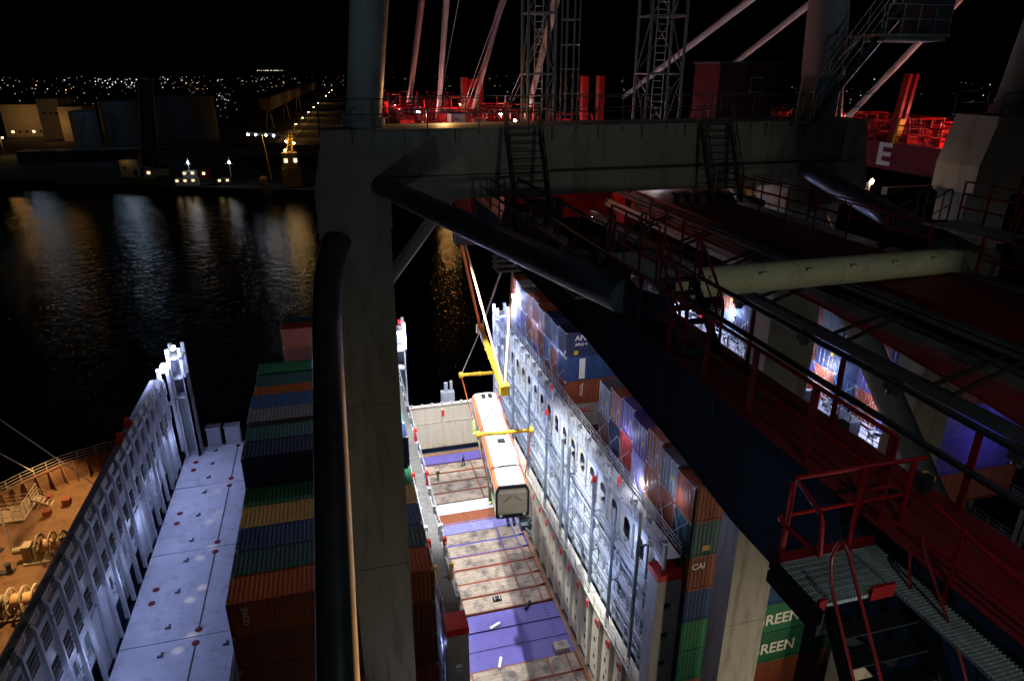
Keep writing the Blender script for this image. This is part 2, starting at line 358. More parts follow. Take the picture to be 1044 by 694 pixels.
# moored tug and workboat
def boat(name, x, y, L, W, label, m_hull, cabins, mastx):
    t = thing(name, (x,y,WZ), label, 'boat')
    m_ = MB(); outl = [(-L/2,-W*.35),(-L*.46,-W/2),(L*.25,-W/2),(L/2,0),(L*.25,W/2),(-L*.46,W/2),(-L/2,W*.35)]
    m_.prism(outl, lambda u,v,q: (x+u*(1 if q else .94),y+v*(1 if q else .85),WZ-.4+q*3.6+(.8*q if u>L*.2 else 0)), 0, 1); m_.build('hull', m_hull, t)
    for (cx, w, z0, z1, mm) in cabins:
        m_ = MB(); m_.box(x+cx-w/2,x+cx+w/2,y-W*.32,y+W*.32,WZ+z0,WZ+z1); c = m_.build('deckhouse', mm, t)
        for k in range(max(2,int(w/2.2))):
            m_ = MB(); wx = x+cx-w/2+.5+k*2.1; m_.box(wx,wx+1.3,y-W*.32-.06,y-W*.32+.02,WZ+z1-1.6,WZ+z1-.6); m_.build('window', E_win if k%2==0 else M['opening'], c)
    m_ = MB(); m_.tube((x+mastx,y,WZ+8),(x+mastx,y,WZ+19),.25,8,.12); m_.tube((x+mastx-2,y,WZ+15),(x+mastx+2,y,WZ+15),.1,6); m_.build('mast', M['white'], t)
    m_ = MB(); octa(m_,(x+mastx,y-.4,WZ+16),.5); m_.build('mast_lamp', E_white, t)
    return t
boat('tug_boat',-74,424,26,8,'white lit tug boat moored at the far quay, pale wheelhouse and mast',M['hull'],[(-4,12,3.6,7.5,M['white']),(-2,7,7.5,11.5,M['white'])],-2)
boat('work_boat',-56,421,18,6,'smaller lit work boat moored right behind the white tug',M['hull'],[(-2,7,3.6,7.2,M['shed'])],2)
# yellow harbour crane on a pontoon
t = thing('pontoon', (-26,404,WZ), 'yellow crane pontoon moored under the harbour crane at the far quay','pontoon')
m_ = MB(); m_.box(-36,-16,398,411,WZ-.5,WZ+3.2); m_.build('hull', M['yellow'], t)
m_ = MB(); m_.box(-37,-34,398.5,410.5,WZ+4,WZ+9); m_.build('bulwark', M['yellow'], t)
t = thing('harbour_crane', (-20,405,WZ+4), 'yellow lattice harbour crane with lit cab on the far pontoon','crane')
m_ = MB(); m_.box(-25,-15,400,410,WZ+4,WZ+14); m_.build('machinery_house', M['yellow'], t)
m_ = MB(); m_.box(-24,-16,401,409,WZ+14,WZ+22); m_.build('cab', mat('crane_cab_paint',(.4,.3,.16)), t)
for wx in (-23,-18):
    m_ = MB(); m_.box(wx,wx+1.6,400.8,401,WZ+17,WZ+19); m_.build('window', E_win, t)
m_ = MB()
for sx in (-1.6,1.6):
    m_.tube((-20+sx,404,WZ+22),(-18+sx*.5,404,WZ+33),.3,6)
for k in range(7):
    z = WZ+22+k*1.5; m_.tube((-21.6+.2*k,404,z),(-18.4+.2*k,404,z+1.5),.15,5)
m_.build('tower', M['yellow'], t)
m_ = MB()
for sz in (-.6,.6): m_.tube((-41,403,WZ+32.5+sz),(-14,403,WZ+30.8+sz),.16,6)
for k in range(13): m_.tube((-41+2*k,403,WZ+31.9-.125*k),(-39+2*k,403,WZ+33.1-.125*k),.09,5)
m_.build('jib', M['darksteel'], t)
m_ = MB(); m_.tube((-33,403,WZ+32),(-31,403,WZ+8),.25,6); m_.build('hoist_leg', M['yellow'], t)
for lx, lz in ((-40,32),(-36,31.8),(-31,31.5),(-27,31.2),(-21,28),(-17,27),(-22,23.5),(-16,10)):
    m_ = MB(); octa(m_,(lx,402,WZ+lz),.6); m_.build('lamp', E_warm if lz<31 else E_white, t)
lamp('harbour_crane_light',(-20,398,WZ+26),74.5115,(1,.6,.16),1.5); lamp('harbour_crane_light',(-30,396,WZ+14),52.391,(1,.55,.12),1.0)
lamp('tug_light',(-75,417,WZ+13),89.6462,(.8,.85,1),1.0); lamp('hut_light',(-118,463,-50),75.6755,(1,.55,.15),.8); lamp('quay_light',(-150,440,-52),40.7484,(.6,.7,1),1.0)
lamp('tank_fill_light',(-150,585,-14),5000,(.5,.75,1),2); lamp('tank_fill_light',(-205,570,-20),2200,(.6,.8,1),2); lamp('yard_light',(-275,765,-42),4200,(1,.5,.14),1.5); lamp('yard_light',(-232,715,-44),2700,(1,.5,.14),1.5)  # the two tank lights are added fill with no fixture
x0, y0 = 57.5, 366
street_lamp(x0, y0-6, G, 'bright amber lamp on the far quay hidden behind the portal beam', True, 420000, None, 1.3)
street_lamp(213, 319, G, 'amber lamp on the far quay seen between beam and railings at right', True, 1500000, None, 1.3)

# ------------------------------------------------------------------ ship-to-shore crane
ZG, ZGB = -5.3, -7.15           # girder top / bottom
BT, BB = -2.15, -4.9            # portal beam top / bottom
BY0, BY1 = 27.6, 30.2
def stair(name, parent, x0, x1, ya, za, yb, zb, n, m, axis='y', rail=None):
    """treads + stringers + handrails running from (ya,za) to (yb,zb)"""
    P = (lambda x,s,z: (x,s,z)) if axis=='y' else (lambda x,s,z: (s,x,z))
    mb = MB()
    for k in range(n+1):
        f = k/n; s = ya+(yb-ya)*f; z = za+(zb-za)*f
        a = P(x0,s-.12,z-.02); b = P(x1,s+.12,z+.02)
        mb.box(min(a[0],b[0]),max(a[0],b[0]),min(a[1],b[1]),max(a[1],b[1]),a[2],b[2])
    for x in (x0,x1): mb.bar(P(x,ya,za-.05),P(x,yb,zb-.05),.05,.24)
    o = mb.build(name, m, parent)
    rm = MB()
    for x in (x0,x1):
        rm.path(rounded([P(x,ya,za),P(x,ya,za+1.0),P(x,yb,zb+1.0),P(x,yb,zb)],.2),.03)
        rm.path([P(x,ya,za+.5),P(x,yb,zb+.5)],.022)
        for k in range(1,n,3):
            f = k/n; s = ya+(yb-ya)*f; z = za+(zb-za)*f; rm.tube(P(x,s,z),P(x,s,z+1.0),.022,6)
    rm.build('handrail', rail or m, o)
    return o
def tapered_leg(mb, xt0, xt1, xb0, xb1, zt, zb, y0, y1):
    mb.hexa([(xb0,y0,zb),(xb1,y0,zb),(xb1,y1,zb),(xb0,y1,zb)],[(xt0,y0,zt),(xt1,y0,zt),(xt1,y1,zt),(xt0,y1,zt)])

def crane_frame(t, dx, near):
    """waterside portal frame: two legs, haunched beam, A-frame tubes"""
    for k,(a,b) in enumerate(((-.6,2.25),(21.0,23.9))):
        mb = MB(); tapered_leg(mb, a+dx, b+dx, a+dx-(.15 if k==0 else -.05), b+dx-(.55 if k==0 else .1), -5.9, -57.4, BY0+.3, BY1-.5)
        for z in (-14,-23,-32,-41): mb.box(a+dx-.0,b+dx+.02 if k else b+dx-.2,BY0+.285,BY0+.3,z-.03,z+.03)
        lg = mb.build('leg', M['portal'], t)
        mb = MB(); mb.box(a+dx-.1,b+dx+.06,BY0+.2,BY1-.4,-6.02,-5.952); mb.build('flange', M['portal'], lg)
        for q in range(5): mb = MB(); mb.cbox((a+dx+.35+.5*q,BY0+.27,-6.3),(.07,.06,.22)); mb.build('lug', M['portal'], lg)
    mb = MB()
    # elevation outline of beam with haunches down to the legs
    prof = [(-.05,BT),(24.35,BT),(25.0,BB-.4),(25.0,-5.95),(20.75,-5.95),(20.75,BB),(2.3,BB),(2.3,-5.95),(-.62,-5.95),(-.62,BB+.4)]
    mb.prism(prof, lambda u,v,q: (u+dx, BY0 if q==0 else BY1, v), 0, 1)
    o = mb.build('portal_beam', M['portal'], t)
    mb = MB(); mb.box(2.4+dx,24.2+dx,BY0-.03,BY0-.002,-3.96,-3.90); mb.tube((9+dx,BY0-.06,-3.86),(23.2+dx,BY0-.06,-3.86),.035,6); mb.tube((23.2+dx,BY0-.06,-3.86),(23.2+dx,BY0-.06,BT),.035,6); mb.build('cable_duct', M['darksteel'], o)
    for k in range(12):
        mb = MB(); mb.box(1.0+2.0*k+dx,1.12+2.0*k+dx,BY0-.16,BY0-.001,BT-.5,BT-.02); mb.build('rail_bracket', M['portal'], o)
    mb = MB(); mb.box(-.25+dx,24.5+dx,BY0-.08,BY1+.08,BT+.003,BT+.05); mb.build('top_flange', M['portal'], o)
    for yy in (BY0-.03, BY1+.03):
        railing('railing', [(-.2+dx,yy,BT+.05),(24.4+dx,yy,BT+.05)], t, M['darksteel'], 1.1, 2.0, .022, (.05,.03), (.55,), below=.25)
    # A-frame tubes
    mb = MB(); mb.tube((1.5+dx,28.7,BT+.05),(3.4+dx,28.3,13),.68,28,.8); mb.build('pylon_tube', M['tubep'], t)
    mb = MB(); mb.tube((1.5+dx,28.7,BT+.04),(1.55+dx,28.7,BT+.5),.84,28); mb.build('tube_collar', M['tubep'], t)
    mb = MB(); mb.tube((22.6+dx,28.7,BT+.05),(20.9+dx,28.3,13),.98,24,.6); mb.build('pylon_tube', M['tubep'], t)
    mb = MB(); mb.tube((3.2+dx,28.3,13),(20.9+dx,28.3,13),.7,20); mb.build('pylon_crossbeam', M['tubep'], t)

t = thing('gantry_crane', (11.5,15,-57.5), 'grey and red quay gantry crane filling the foreground with portal frame, twin girders and boom', 'crane')
CR = t
crane_frame(t, 0, True)
# diagonal back legs: pipes from the waterside leg heads down to the landside
mb = MB(); mb.path([(.1,BY0+.4,-6.4),(-.2,BY0-.2,-6.9),(-.42,BY0-.9,-7.7),(-.62,BY0-2.0,-9.1)],.56,24)
mb.tube((-.62,BY0-1.95,-9.04),(-2.8,-3,-40.0),.56,32,1.0)
mb.build('inclined_leg_tube', M['darktube'], t)
mb = MB(); mb.tube((22.6,BY0+.4,-6.6),(24.5,-3,-40),.62,24); mb.build('inclined_leg_tube', M['tubep'], t)
for xx in (-2.8,24.5):
    mb = MB(); tapered_leg(mb, xx-1.2,xx+1.2,xx-1.3,xx+1.3,-38,-57.4,-4.4,-1.8); mb.build('landside_leg', M['portal'], t)
mb = MB(); mb.box(-2.4,25.6,-4.0,-2.2,-41,-38.1); mb.build('landside_sill', M['portal'], t)
# horizontal plan bracing over the girders
def brace(p0, p1, r, mtl, plate=None):
    mb = MB(); mb.tube(p0, p1, r, 24); o = mb.build('diagonal_brace', mtl, t); return o
M['bluetube'] = mat('blue_grey_tube_paint',(.10,.125,.155),.35,var=.15,scale=.8,dirt=(.07,.07,.07),dirt_amt=.25,spec=.5)
b_ = brace((2.0,27.45,-4.25),(6.25,13.6,-4.8),.40,M['bluetube'])
mb = MB(); mb.hexa([(5.9,14.4,-5.28),(7.1,12.2,-5.28),(7.1,12.2,-5.24),(5.9,14.4,-5.24)],[(5.9,14.4,-4.55),(6.9,12.6,-4.62),(6.9,12.6,-4.58),(5.9,14.4,-4.51)]); mb.build('gusset_plate', M['girder'], b_)
b_ = brace((21.4,27.45,-4.25),(17.4,15.2,-4.9),.40,M['bluetube'])
mb = MB(); mb.tube((7.3,13.6,-4.62),(16.3,14.7,-4.95),.36,28); o = mb.build('tie_tube', M['cream_tube'], t)
for k in range(6):
    f = .08+.16*k; p = dirp((7.3,13.6,-4.62),(16.3,14.7,-4.95),f); q = dirp((7.3,13.6,-4.62),(16.3,14.7,-4.95),f+.002)
    mb = MB(); mb.tube(p,q,.37,28); mb.cbox((p[0]+.35,p[1]-.3,p[2]+.2),(.18,.12,.06)); mb.build('weld_band', M['cream_tube'], o)
mb = MB(); mb.prism([(16.2,-4.6),(17.5,-4.75),(17.5,-5.25),(16.4,-5.25)], lambda u,v,q:(u,14.55+q*.3,v),0,1); mb.box(17.4,17.6,14.0,15.4,-5.29,-4.6); mb.build('tie_end_plate', M['cream_tube'], t)
mb = MB(); mb.tube((2.0,28.6,-8.5),(4.9,28.6,BB+.05),.27,18); mb.build('corner_brace', M['tubep'], t)
mb = MB(); mb.tube((21.2,28.6,-8.5),(18.3,28.6,BB+.05),.27,18); mb.build('corner_brace', M['tubep'], t)

# girders + boom: left box 6.3-7.5, right box 14.1-16.7
def girder(x0, x1, y0, y1, m_side, floor, name, zt=ZG, zb=ZGB, par=t, prof=None):
    mb = MB()
    bot = prof or [(y1,zb),(y0,zb)]
    mb.prism([(y0,zt-.02),(y1,zt-.02)]+bot, lambda u,v,q:(x0+(x1-x0)*q,u,v),0,1)
    k = y0+3
    while k < y1: mb.box(x0-.012,x0-.001,k,k+.04,zt-1.1,zt-.1); k += 6.2
    for (a,b),(c,d) in zip(bot,bot[1:]): mb.bar((x0+.02,a,b-.02),(x0+.02,c,d-.02),.14,.03,(0,0,1)); mb.bar((x1-.02,a,b-.02),(x1-.02,c,d-.02),.14,.03,(0,0,1))
    o = mb.build(name, m_side, par)
    mb = MB(); mb.box(x0-.08,x1+.08,y0,y1,zt-.018,zt); mb.build('walkway_floor', floor, o)
    return o
HAUNCH = [(30.5,-6.42),(24,-6.5),(16,-6.64),(10.6,-7.06),(8.6,-7.3),(-12,-7.4)]
gl = girder(6.3,7.5,-12,30.5,M['girder'],M['redfloor'],'main_girder',prof=HAUNCH)
gr = girder(14.1,16.7,-12,30.5,M['redfloor'],M['redfloor'],'main_girder',prof=HAUNCH)
bl = girder(6.3,7.5,31.2,108,M['red'],M['redfloor'],'boom_girder',ZG,-6.5)
br = girder(14.1,16.7,31.2,108,M['red'],M['redfloor'],'boom_girder')
for k,yy in enumerate((33,48,63,78,93,107.4)):
    mb = MB(); mb.box(7.52,14.08,yy,yy+.7,ZGB+.1,ZG-.3); mb.build('boom_cross_tie', M['red'], t)
for xx, w in ((7.56,.35),(13.7,.35)):   # trolley rails on ledges
    mb = MB(); mb.box(xx,xx+w,20,108,-6.5,-6.3); mb.box(xx+.1,xx+.2,20,108,-6.298,-6.14); mb.build('trolley_rail', M['galv'], t)
    mb = MB(); mb.box(xx,xx+w,-12,19.98,-6.2,-6.02); mb.box(xx+.1,xx+.2,-12,19.98,-6.018,-5.9); mb.build('trolley_rail', M['darksteel'], t)  # same rail, darker colour stands in for the unlit near length
mb = MB(); mb.box(13.55,13.98,-12,108,-5.62,-5.5); mb.tube((13.6,-12,-5.42),(13.6,108,-5.42),.05,6); mb.tube((13.75,-12,-5.42),(13.75,108,-5.42),.05,6); mb.build('cable_tray', M['darksteel'], t)
# festoon beam hung in the gap with hangers and fittings
mb = MB(); mb.box(11.8,11.95,-12,30,-6.38,-6.2); mb.box(11.75,12.0,-12,30,-6.198,-6.16); fb = mb.build('festoon_beam', M['darksteel'], t)
for k in range(8):
    yy = 3.5+3.1*k
    mb = MB(); mb.tube((11.9,yy,-6.15),(14.2,yy+.1,-5.45),.05,6); mb.tube((11.9,yy+.5,-6.15),(14.2,yy+.4,-5.45),.05,6); mb.build('hanger', M['black'], fb)
    mb = MB(); mb.box(11.72,11.98,yy+1.3,yy+1.6,-6.7,-6.425); mb.tube((11.85,yy+1.45,-6.8),(11.85,yy+1.45,-6.7),.12,8); mb.build('cable_carrier', M['cable'], fb)
mb = MB()
for z, r_ in ((-5.75,.05),(-5.9,.06),(-6.05,.05)): mb.tube((14.0,-12,z),(14.0,30,z),r_,6)
mb.build('side_pipe', M['darksteel'], gr)
mb = MB(); mb.box(14.02,14.09,-12,30,-6.5,-6.25); mb.build('warm_light_strip', mat('warm_light_strip_paint',(.12,.05,.035),.6,var=.25,scale=2,dirt=(.1,.04,.03)), gr)  # brown strip stands in for warm light along the girder side
# railings along the girders
railing('railing', [(6.32,5.75,ZG),(6.32,27.2,ZG)], t, M['red'], 1.2, 1.45, .034, (.13,.03), (.6,), below=.28)
railing('railing', [(7.45,-4,ZG),(7.45,27.2,ZG)], t, M['cable'], 1.2, 2.4, .05, (.09,.03), (.6,), post_mat=M['red'])
railing('railing', [(16.68,-2,ZG),(16.68,13.9,ZG)], t, M['red'], 1.2, 1.6, .03, (.07,.03), (.6,))
railing('railing', [(16.68,15.6,ZG),(16.68,27.2,ZG)], t, M['red'], 1.2, 1.6, .03, (.07,.03), (.4,.8))
railing('railing', [(18.4,13.4,-5.6),(18.4,27.0,-5.6)], t, M['red'], 1.2, 1.9, .03, (.07,.03), (.6,))
mb = MB(); mb.box(16.75,18.45,13.2,27.2,-5.66,-5.6); mb.build('service_walkway', M['grate'], t)
railing('railing', [(7.48,31.2,ZG),(7.48,107,ZG)], t, M['red'], 1.15, 3.0, .035, (.08,.04), (.6,))
railing('railing', [(6.32,31.2,ZG),(6.32,107,ZG)], t, M['red'], 1.15, 3.0, .035, (.08,.04), (.6,))
railing('railing', [(14.15,31.2,ZG),(14.15,107,ZG)], t, M['red'], 1.15, 3.0, .035, (.08,.04), (.6,))
railing('railing', [(16.65,31.2,ZG),(16.65,107,ZG)], t, M['red'], 1.15, 3.0, .035, (.08,.04), (.6,))
# stairs and clutter around the tie tube joint and under the beam
stair('girder_stair', t, 6.95, 8.35, BY0-.35, BT, BY0-1.9, ZG+.1, 11, M['darksteel'])
stair('girder_stair', t, 15.6, 17.0, BY0-.35, BT, BY0-1.9, ZG+.1, 11, M['darksteel'])
stair('crossover_step', t, 6.5, 7.3, 14.9, -4.1, 16.3, ZG+.05, 5, M['darksteel'])
stair('crossover_step', t, 6.5, 7.3, 12.4, -4.1, 11.2, ZG+.05, 5, M['darksteel'], rail=M['red'])
stair('crossover_step', t, 16.9, 17.8, 16.2, -4.2, 17.6, ZG+.05, 5, M['darksteel'])
stair('crossover_step', t, 17.3, 18.2, 13.6, -4.2, 12.2, ZG+.05, 5, M['darksteel'], rail=M['red'])
mb = MB(); mb.box(6.35,7.4,12.4,14.9,-4.14,-4.08); mb.build('crossover_platform', M['grate'], t)
mb = MB(); mb.box(16.9,18.2,13.6,16.2,-4.24,-4.18); mb.build('crossover_platform', M['grate'], t)
railing('railing', [(6.4,12.4,-4.1),(6.4,14.9,-4.1)], t, M['red'], 1.15, .8, .03, (.06,.03), (.4,.8))
railing('railing', [(7.4,12.4,-4.1),(7.4,14.9,-4.1)], t, M['red'], 1.15, .8, .03, (.06,.03), (.4,.8))
railing('railing', [(18.2,13.6,-4.2),(18.2,16.2,-4.2)], t, M['red'], 1.15, .9, .03, (.06,.03), (.4,.8))
mb = MB(); mb.box(5.7,6.24,15.3,18.6,-5.36,-5.3); mb.build('side_platform', M['grate'], t)
railing('railing', [(5.72,15.3,-5.3),(5.72,26.5,-5.3)], t, M['darksteel'], 1.1, 1.6, .026, (.05,.03), (.4,.75))
rnd = random.Random(3)
for k in range(26):  # junction boxes, motors, conduits on the girder top
    yy = rnd.uniform(15.5,26.5); xx = rnd.uniform(6.5,7.2); h = rnd.uniform(.15,.6)
    mb = MB(); mb.box(xx,xx+rnd.uniform(.15,.4),yy,yy+rnd.uniform(.2,.7),ZG+.002,ZG+h); mb.tube((xx+.05,yy,ZG+h*.5),(xx+.05,yy-1.1,ZG+.05),.03,6)
    mb.build('equipment_box', M['darksteel'] if k%3 else M['galv'], t)
for k in range(5):
    yy = 26.9-.35*k; mb = MB(); mb.tube((14.3+.5*k,BY0-1.2,-4.95),(14.3+.5*k,BY0-1.2,-5.28),.14,10); mb.box(14.2+.5*k,14.4+.5*k,BY0-1.7,BY0-.9,-4.95,-4.86); mb.build('buffer', M['darksteel'], t)
mb = MB(); mb.box(7.9,9.4,BY0-.6,BY0-.1,-6.1,-5.0); mb.box(8.0,8.6,BY0-.7,BY0-.605,-5.9,-5.3); mb.build('control_cabinet', M['darksteel'], t)

# near service platform with grating, kick plates and red pipe rails
ZP = -5.6
mb = MB()
x = 4.85
while x < 5.86: mb.box(x,x+.012,4.9,5.63,ZP-.05,ZP); x += .042
y = 4.9
while y < 5.64: mb.box(4.85,5.87,y,y+.014,ZP-.045,ZP-.002); y += .09
pg = mb.build('platform_grating', M['grate'], t)
mb = MB(); y = 2.0
while y < 5.63: mb.box(5.9,6.22,y,y+.014,ZP-.05,ZP); y += .045
for k in range(9): mb.box(5.9+.04*k,5.905+.04*k,2.0,5.63,ZP-.045,ZP-.003)
y = 2.0
while y < 5.63: mb.box(6.22,6.29,y,y+.014,ZP-.05,ZP); y += .045
mb.build('walkway_grating', M['grate'], t)
mb = MB(); mb.box(4.8,6.28,5.64,5.655,ZP-.1,ZP+.13); mb.box(4.8,6.28,5.6,5.66,ZP-.12,ZP-.101); mb.build('kick_plate', M['red'], t)
mb = MB(); mb.box(4.72,4.84,4.7,5.62,ZP-.22,ZP-.06); mb.box(4.76,4.79,4.7,5.66,ZP-.058,ZP+.1); mb.bar((4.78,5.5,ZP-.2),(6.28,5.5,-6.9),.1,.12); mb.bar((4.78,4.98,ZP-.2),(6.28,4.98,-6.9),.1,.12); mb.build('platform_bracket', M['black'], t)
mb = MB(); mb.box(4.85,4.95,4.86,4.9,ZP-.3,ZP+.1); mb.build('kick_plate', M['red'], t)
mb = MB(); mb.box(5.55,5.87,4.86,4.9,ZP-.06,ZP+.12); mb.build('kick_plate', M['red'], t)
zt, zm = -4.42, -4.92
mb = MB()
mb.path(rounded([(6.78,5.66,zt),(4.94,5.68,zt),(4.94,5.68,zt),(4.78,5.0,zt-.02),(4.78,4.93,-4.86),(4.78,4.93,-4.92),(4.74,5.55,zm)],.12),.028,8)
mb.path(rounded([(6.6,5.66,zm),(4.78,5.66,zm),(4.74,5.5,zm)],.08),.024,8)
mb.path(rounded([(6.05,5.68,-4.78),(6.42,5.68,-4.78)],.05),.02,8)
mb.build('platform_rail', M['red'], t)
for xx, yy, tilt in ((4.87,5.62,0),(5.86,5.63,0),(6.58,5.63,0)):
    mb = MB(); mb.bar((xx,yy,ZP+.02),(xx,yy,zt-.01),.075,.03,(0,1,0)); mb.build('rail_post', M['red'], t)
mb = MB(); mb.bar((6.24,4.55,ZP),(6.24,4.55,zt-.15),.06,.03,(0,1,0)); mb.path(rounded([(6.24,4.9,-4.55),(6.26,5.05,-4.55),(6.27,4.0,-4.72),(6.27,2.2,-4.72)],.1),.028,8); mb.path([(6.25,4.9,-5.05),(6.27,2.2,-5.05)],.022,8); mb.build('walkway_rail', M['red'], t)
mb = MB(); mb.tube((6.74,5.6,-4.72),(6.74,5.72,-4.72),.09,14); mb.box(6.68,6.8,5.5,5.6,-4.84,-4.6); sw = mb.build('signal_box', M['rubber'], t)
mb = MB(); mb.tube((6.84,5.55,-4.68),(6.84,5.68,-4.68),.05,10); mb.box(6.81,6.87,5.56,5.66,-4.84,-4.7); mb.build('warning_lamp', M['yellow'], sw)
# steep access ladder dropping landward from the platform
lad = MB()
for k in range(12): lad.box(5.02,6.08,4.62-.186*k,4.84-.186*k,ZP-.28-.25*k,ZP-.26-.25*k)
for xx in (5.0,6.1): lad.bar((xx,4.85,ZP-.1),(xx,2.6,ZP-3.1),.04,.2)
ld = lad.build('access_ladder', M['black'], t)
for xx, in ((5.0,),(6.1,)):
    dz = 0 if xx < 5.5 else -.3
    mb = MB(); mb.path(rounded([(xx,4.25,-6.3+dz),(xx,4.9,-5.37+dz*.6),(xx,5.0,-5.0+dz*.4),(xx,4.9,-4.72+dz*.4),(xx,4.8,-4.78+dz),(xx,4.05,-5.8+dz*.5),(xx,3.75,-6.3+dz*.5)],.12),.02,8); mb.build('ladder_handrail', M['darkred'], ld)

# lattice stair towers, cable reels, house on top of the beam
def lattice(x, y, w, z0, z1, n=5):
    mb = MB()
    c = [(x,y),(x+w,y),(x+w,y+w*.8),(x,y+w*.8)]
    for a, b in c: mb.tube((a,b,z0),(a,b,z1),.07,6)
    for k in range(n):
        za, zb = z0+(z1-z0)*k/n, z0+(z1-z0)*(k+1)/n
        for i in range(4):
            p, q = c[i], c[(i+1)%4]
            mb.tube((p[0],p[1],zb),(q[0],q[1],zb),.045,5)
            if (i+k)%2: p, q = q, p
            mb.tube((p[0],p[1],za),(q[0],q[1],zb),.03,5)
    o = mb.build('lattice_tower', M['bluetube'], t)
    mb = MB()
    for k in range(int((z1-z0)/.3)): mb.tube((x+w*.35,y+w*.4,z0+.3*k),(x+w*.65,y+w*.4,z0+.3*k),.02,5)
    for f in (.35,.65): mb.tube((x+w*f,y+w*.4,z0),(x+w*f,y+w*.4,z1),.03,5)
    mb.build('ladder', M['galv'], o)
lattice(8.75,30.25,1.2,BT-.4,9.5)
lattice(14.4,30.25,1.7,BT-.4,9.5)
mb = MB()
for k in range(8):
    a0 = math.pi*2*k/8; mb.tube((10.8+.42*math.cos(a0),30.7+.42*math.sin(a0),BT+.1),(10.8+.42*math.cos(a0),30.7+.42*math.sin(a0),7),.028,5)
for k in range(9):
    z = BT+1.2+k; mb.path([(10.8+.42*math.cos(a*math.pi/8),30.7+.42*math.sin(a*math.pi/8),z) for a in range(17)],.03,5)
mb.build('ladder_cage', M['bluetube'], t)
mb = MB(); mb.box(18.6,21.7,31.2,33.6,-4.2,.3); hs = mb.build('drive_house', mat('drive_house_paint',(.05,.008,.012),.7,var=.25,spec=.08), t)
mb = MB(); mb.box(20.35,20.95,31.12,31.19,-.95,-.35); mb.build('window', M['glass'], hs)
mb = MB(); mb.box(20.3,21.0,31.17,31.195,-1.0,-.3); mb.build('window_frame', M['galv'], hs)
mb = MB(); mb.box(18.5,21.8,31.1,33.7,.302,.4); mb.build('roof', M['darksteel'], hs)
# glass lift cabin and upper stair beside the right pylon
mb = MB()
for xx in (20.3,21.5):
    for yy in (26.3,27.3): mb.tube((xx,yy,BT),(xx,yy,-.2),.04,5)
for z in (-2.1,-1.5,-.85,-.2): mb.path([(20.3,26.3,z),(21.5,26.3,z),(21.5,27.3,z),(20.3,27.3,z),(20.3,26.3,z)],.035,5)
lc = mb.build('lift_cage', M['galv'], t)
mb = MB(); mb.box(20.36,21.44,26.36,27.24,-2.05,-.3); mb.build('lift_cabin', M['tank'], lc)
us = stair('upper_stair', t, 26.0, 26.8, 20.2, -2.0, 23.6, 2.6, 13, M['darksteel'], axis='x', rail=M['galv'])
mb = MB(); mb.box(22.6,26.0,25.6,27.6,1.3,1.42); mb.box(22.8,25.9,25.7,27.5,1.15,1.298); up = mb.build('upper_platform', M['portal'], t)
mb = MB(); mb.box(24.9,26.0,25.7,27.4,1.43,5.5); mb.build('upper_cabin', M['darksteel'], up)
railing('railing', [(22.7,25.65,1.42),(25.9,25.65,1.42)], t, M['galv'], 1.1, .8, .022, (.04,.03), (.55,))
# forestays and hoist ropes of this crane's boom
def stay(pa, pb, r, m, ext=2.2, name='forestay'):
    pa = Vector(pa); pb = Vector(pb); pb = pa+(pb-pa)*ext
    mb = MB(); mb.tube(pa, pb, r, 12); return mb.build(name, m, t)
stay((9.9,87,-5.2),(8.47,60,5.23),.27,mat('stay_red_paint',(.14,.075,.06),.5),1.6)
stay((11.9,76,-4.9),(8.71,50,4.4),.22,M['stay'],1.6)
stay((14.5,72,-5.2),(11.31,45,4.03),.2,mat('stay_rose_paint',(.13,.075,.07),.5),1.5)
stay((17.3,61,-4.6),(13.15,40,3.65),.22,M['stay'],1.5)
for (p, q) in (((13.3,70,-4),(10.6,40,5)),((13.6,70,-4),(10.9,40,5)),((14.9,60,-4),(12.2,35,5)),((15.2,60,-4),(12.5,35,5)),((9,60,-5),(8,40,5))): stay(p, q, .022, M['wire'], 1.8, 'hoist_rope')
# boom machinery glowing behind the beam
rnd = random.Random(11)
for k in range(46):
    yy = rnd.uniform(58,106); xx = rnd.choice([rnd.uniform(6.4,7.3),rnd.uniform(7.6,13.6),rnd.uniform(14.3,16.5),rnd.uniform(14.3,16.5)]); w, d, h = rnd.uniform(.3,1.6), rnd.uniform(.5,2.2), rnd.uniform(.4,2.0)
    mb = MB(); mb.box(xx,xx+w,yy,yy+d,ZG+.003,ZG+h); mb.tube((xx+w/2,yy-.6,ZG+h*.6),(xx+w/2,yy+d+.6,ZG+h*.6),h*.22,10)
    if k%3==0: mb.box(xx+w*.2,xx+w*.3,yy,yy+.1,ZG+h,ZG+h+1.2)
    mb.build('boom_machinery', M['red'] if k%4 else M['galv'], t)
rnd = random.Random(17)
for k in range(36):
    yy = 32.6+2.0*k; xx = (14.2 if k%2 else 12.2) if k < 15 else (14.2,6.4,10.2)[k%3]; w = 2.4; h = 1.6+1.2*rnd.random()
    mb = MB()
    for (a,b) in ((xx,yy),(xx+w,yy),(xx+w,yy+1.3),(xx,yy+1.3)): mb.tube((a,b,ZG),(a,b,ZG+h),.06,5)
    for q in (h*.5,h): mb.path([(xx,yy,ZG+q),(xx+w,yy,ZG+q),(xx+w,yy+1.3,ZG+q),(xx,yy+1.3,ZG+q),(xx,yy,ZG+q)],.05,5)
    mb.box(xx+.3,xx+.3+rnd.uniform(.4,1.4),yy+.2,yy+1.1,ZG+.003,ZG+rnd.uniform(.5,h*.9)); mb.tube((xx,yy,ZG+.1),(xx+w,yy,ZG+h),.035,5)
    mb.build('boom_platform', M['red'], t)
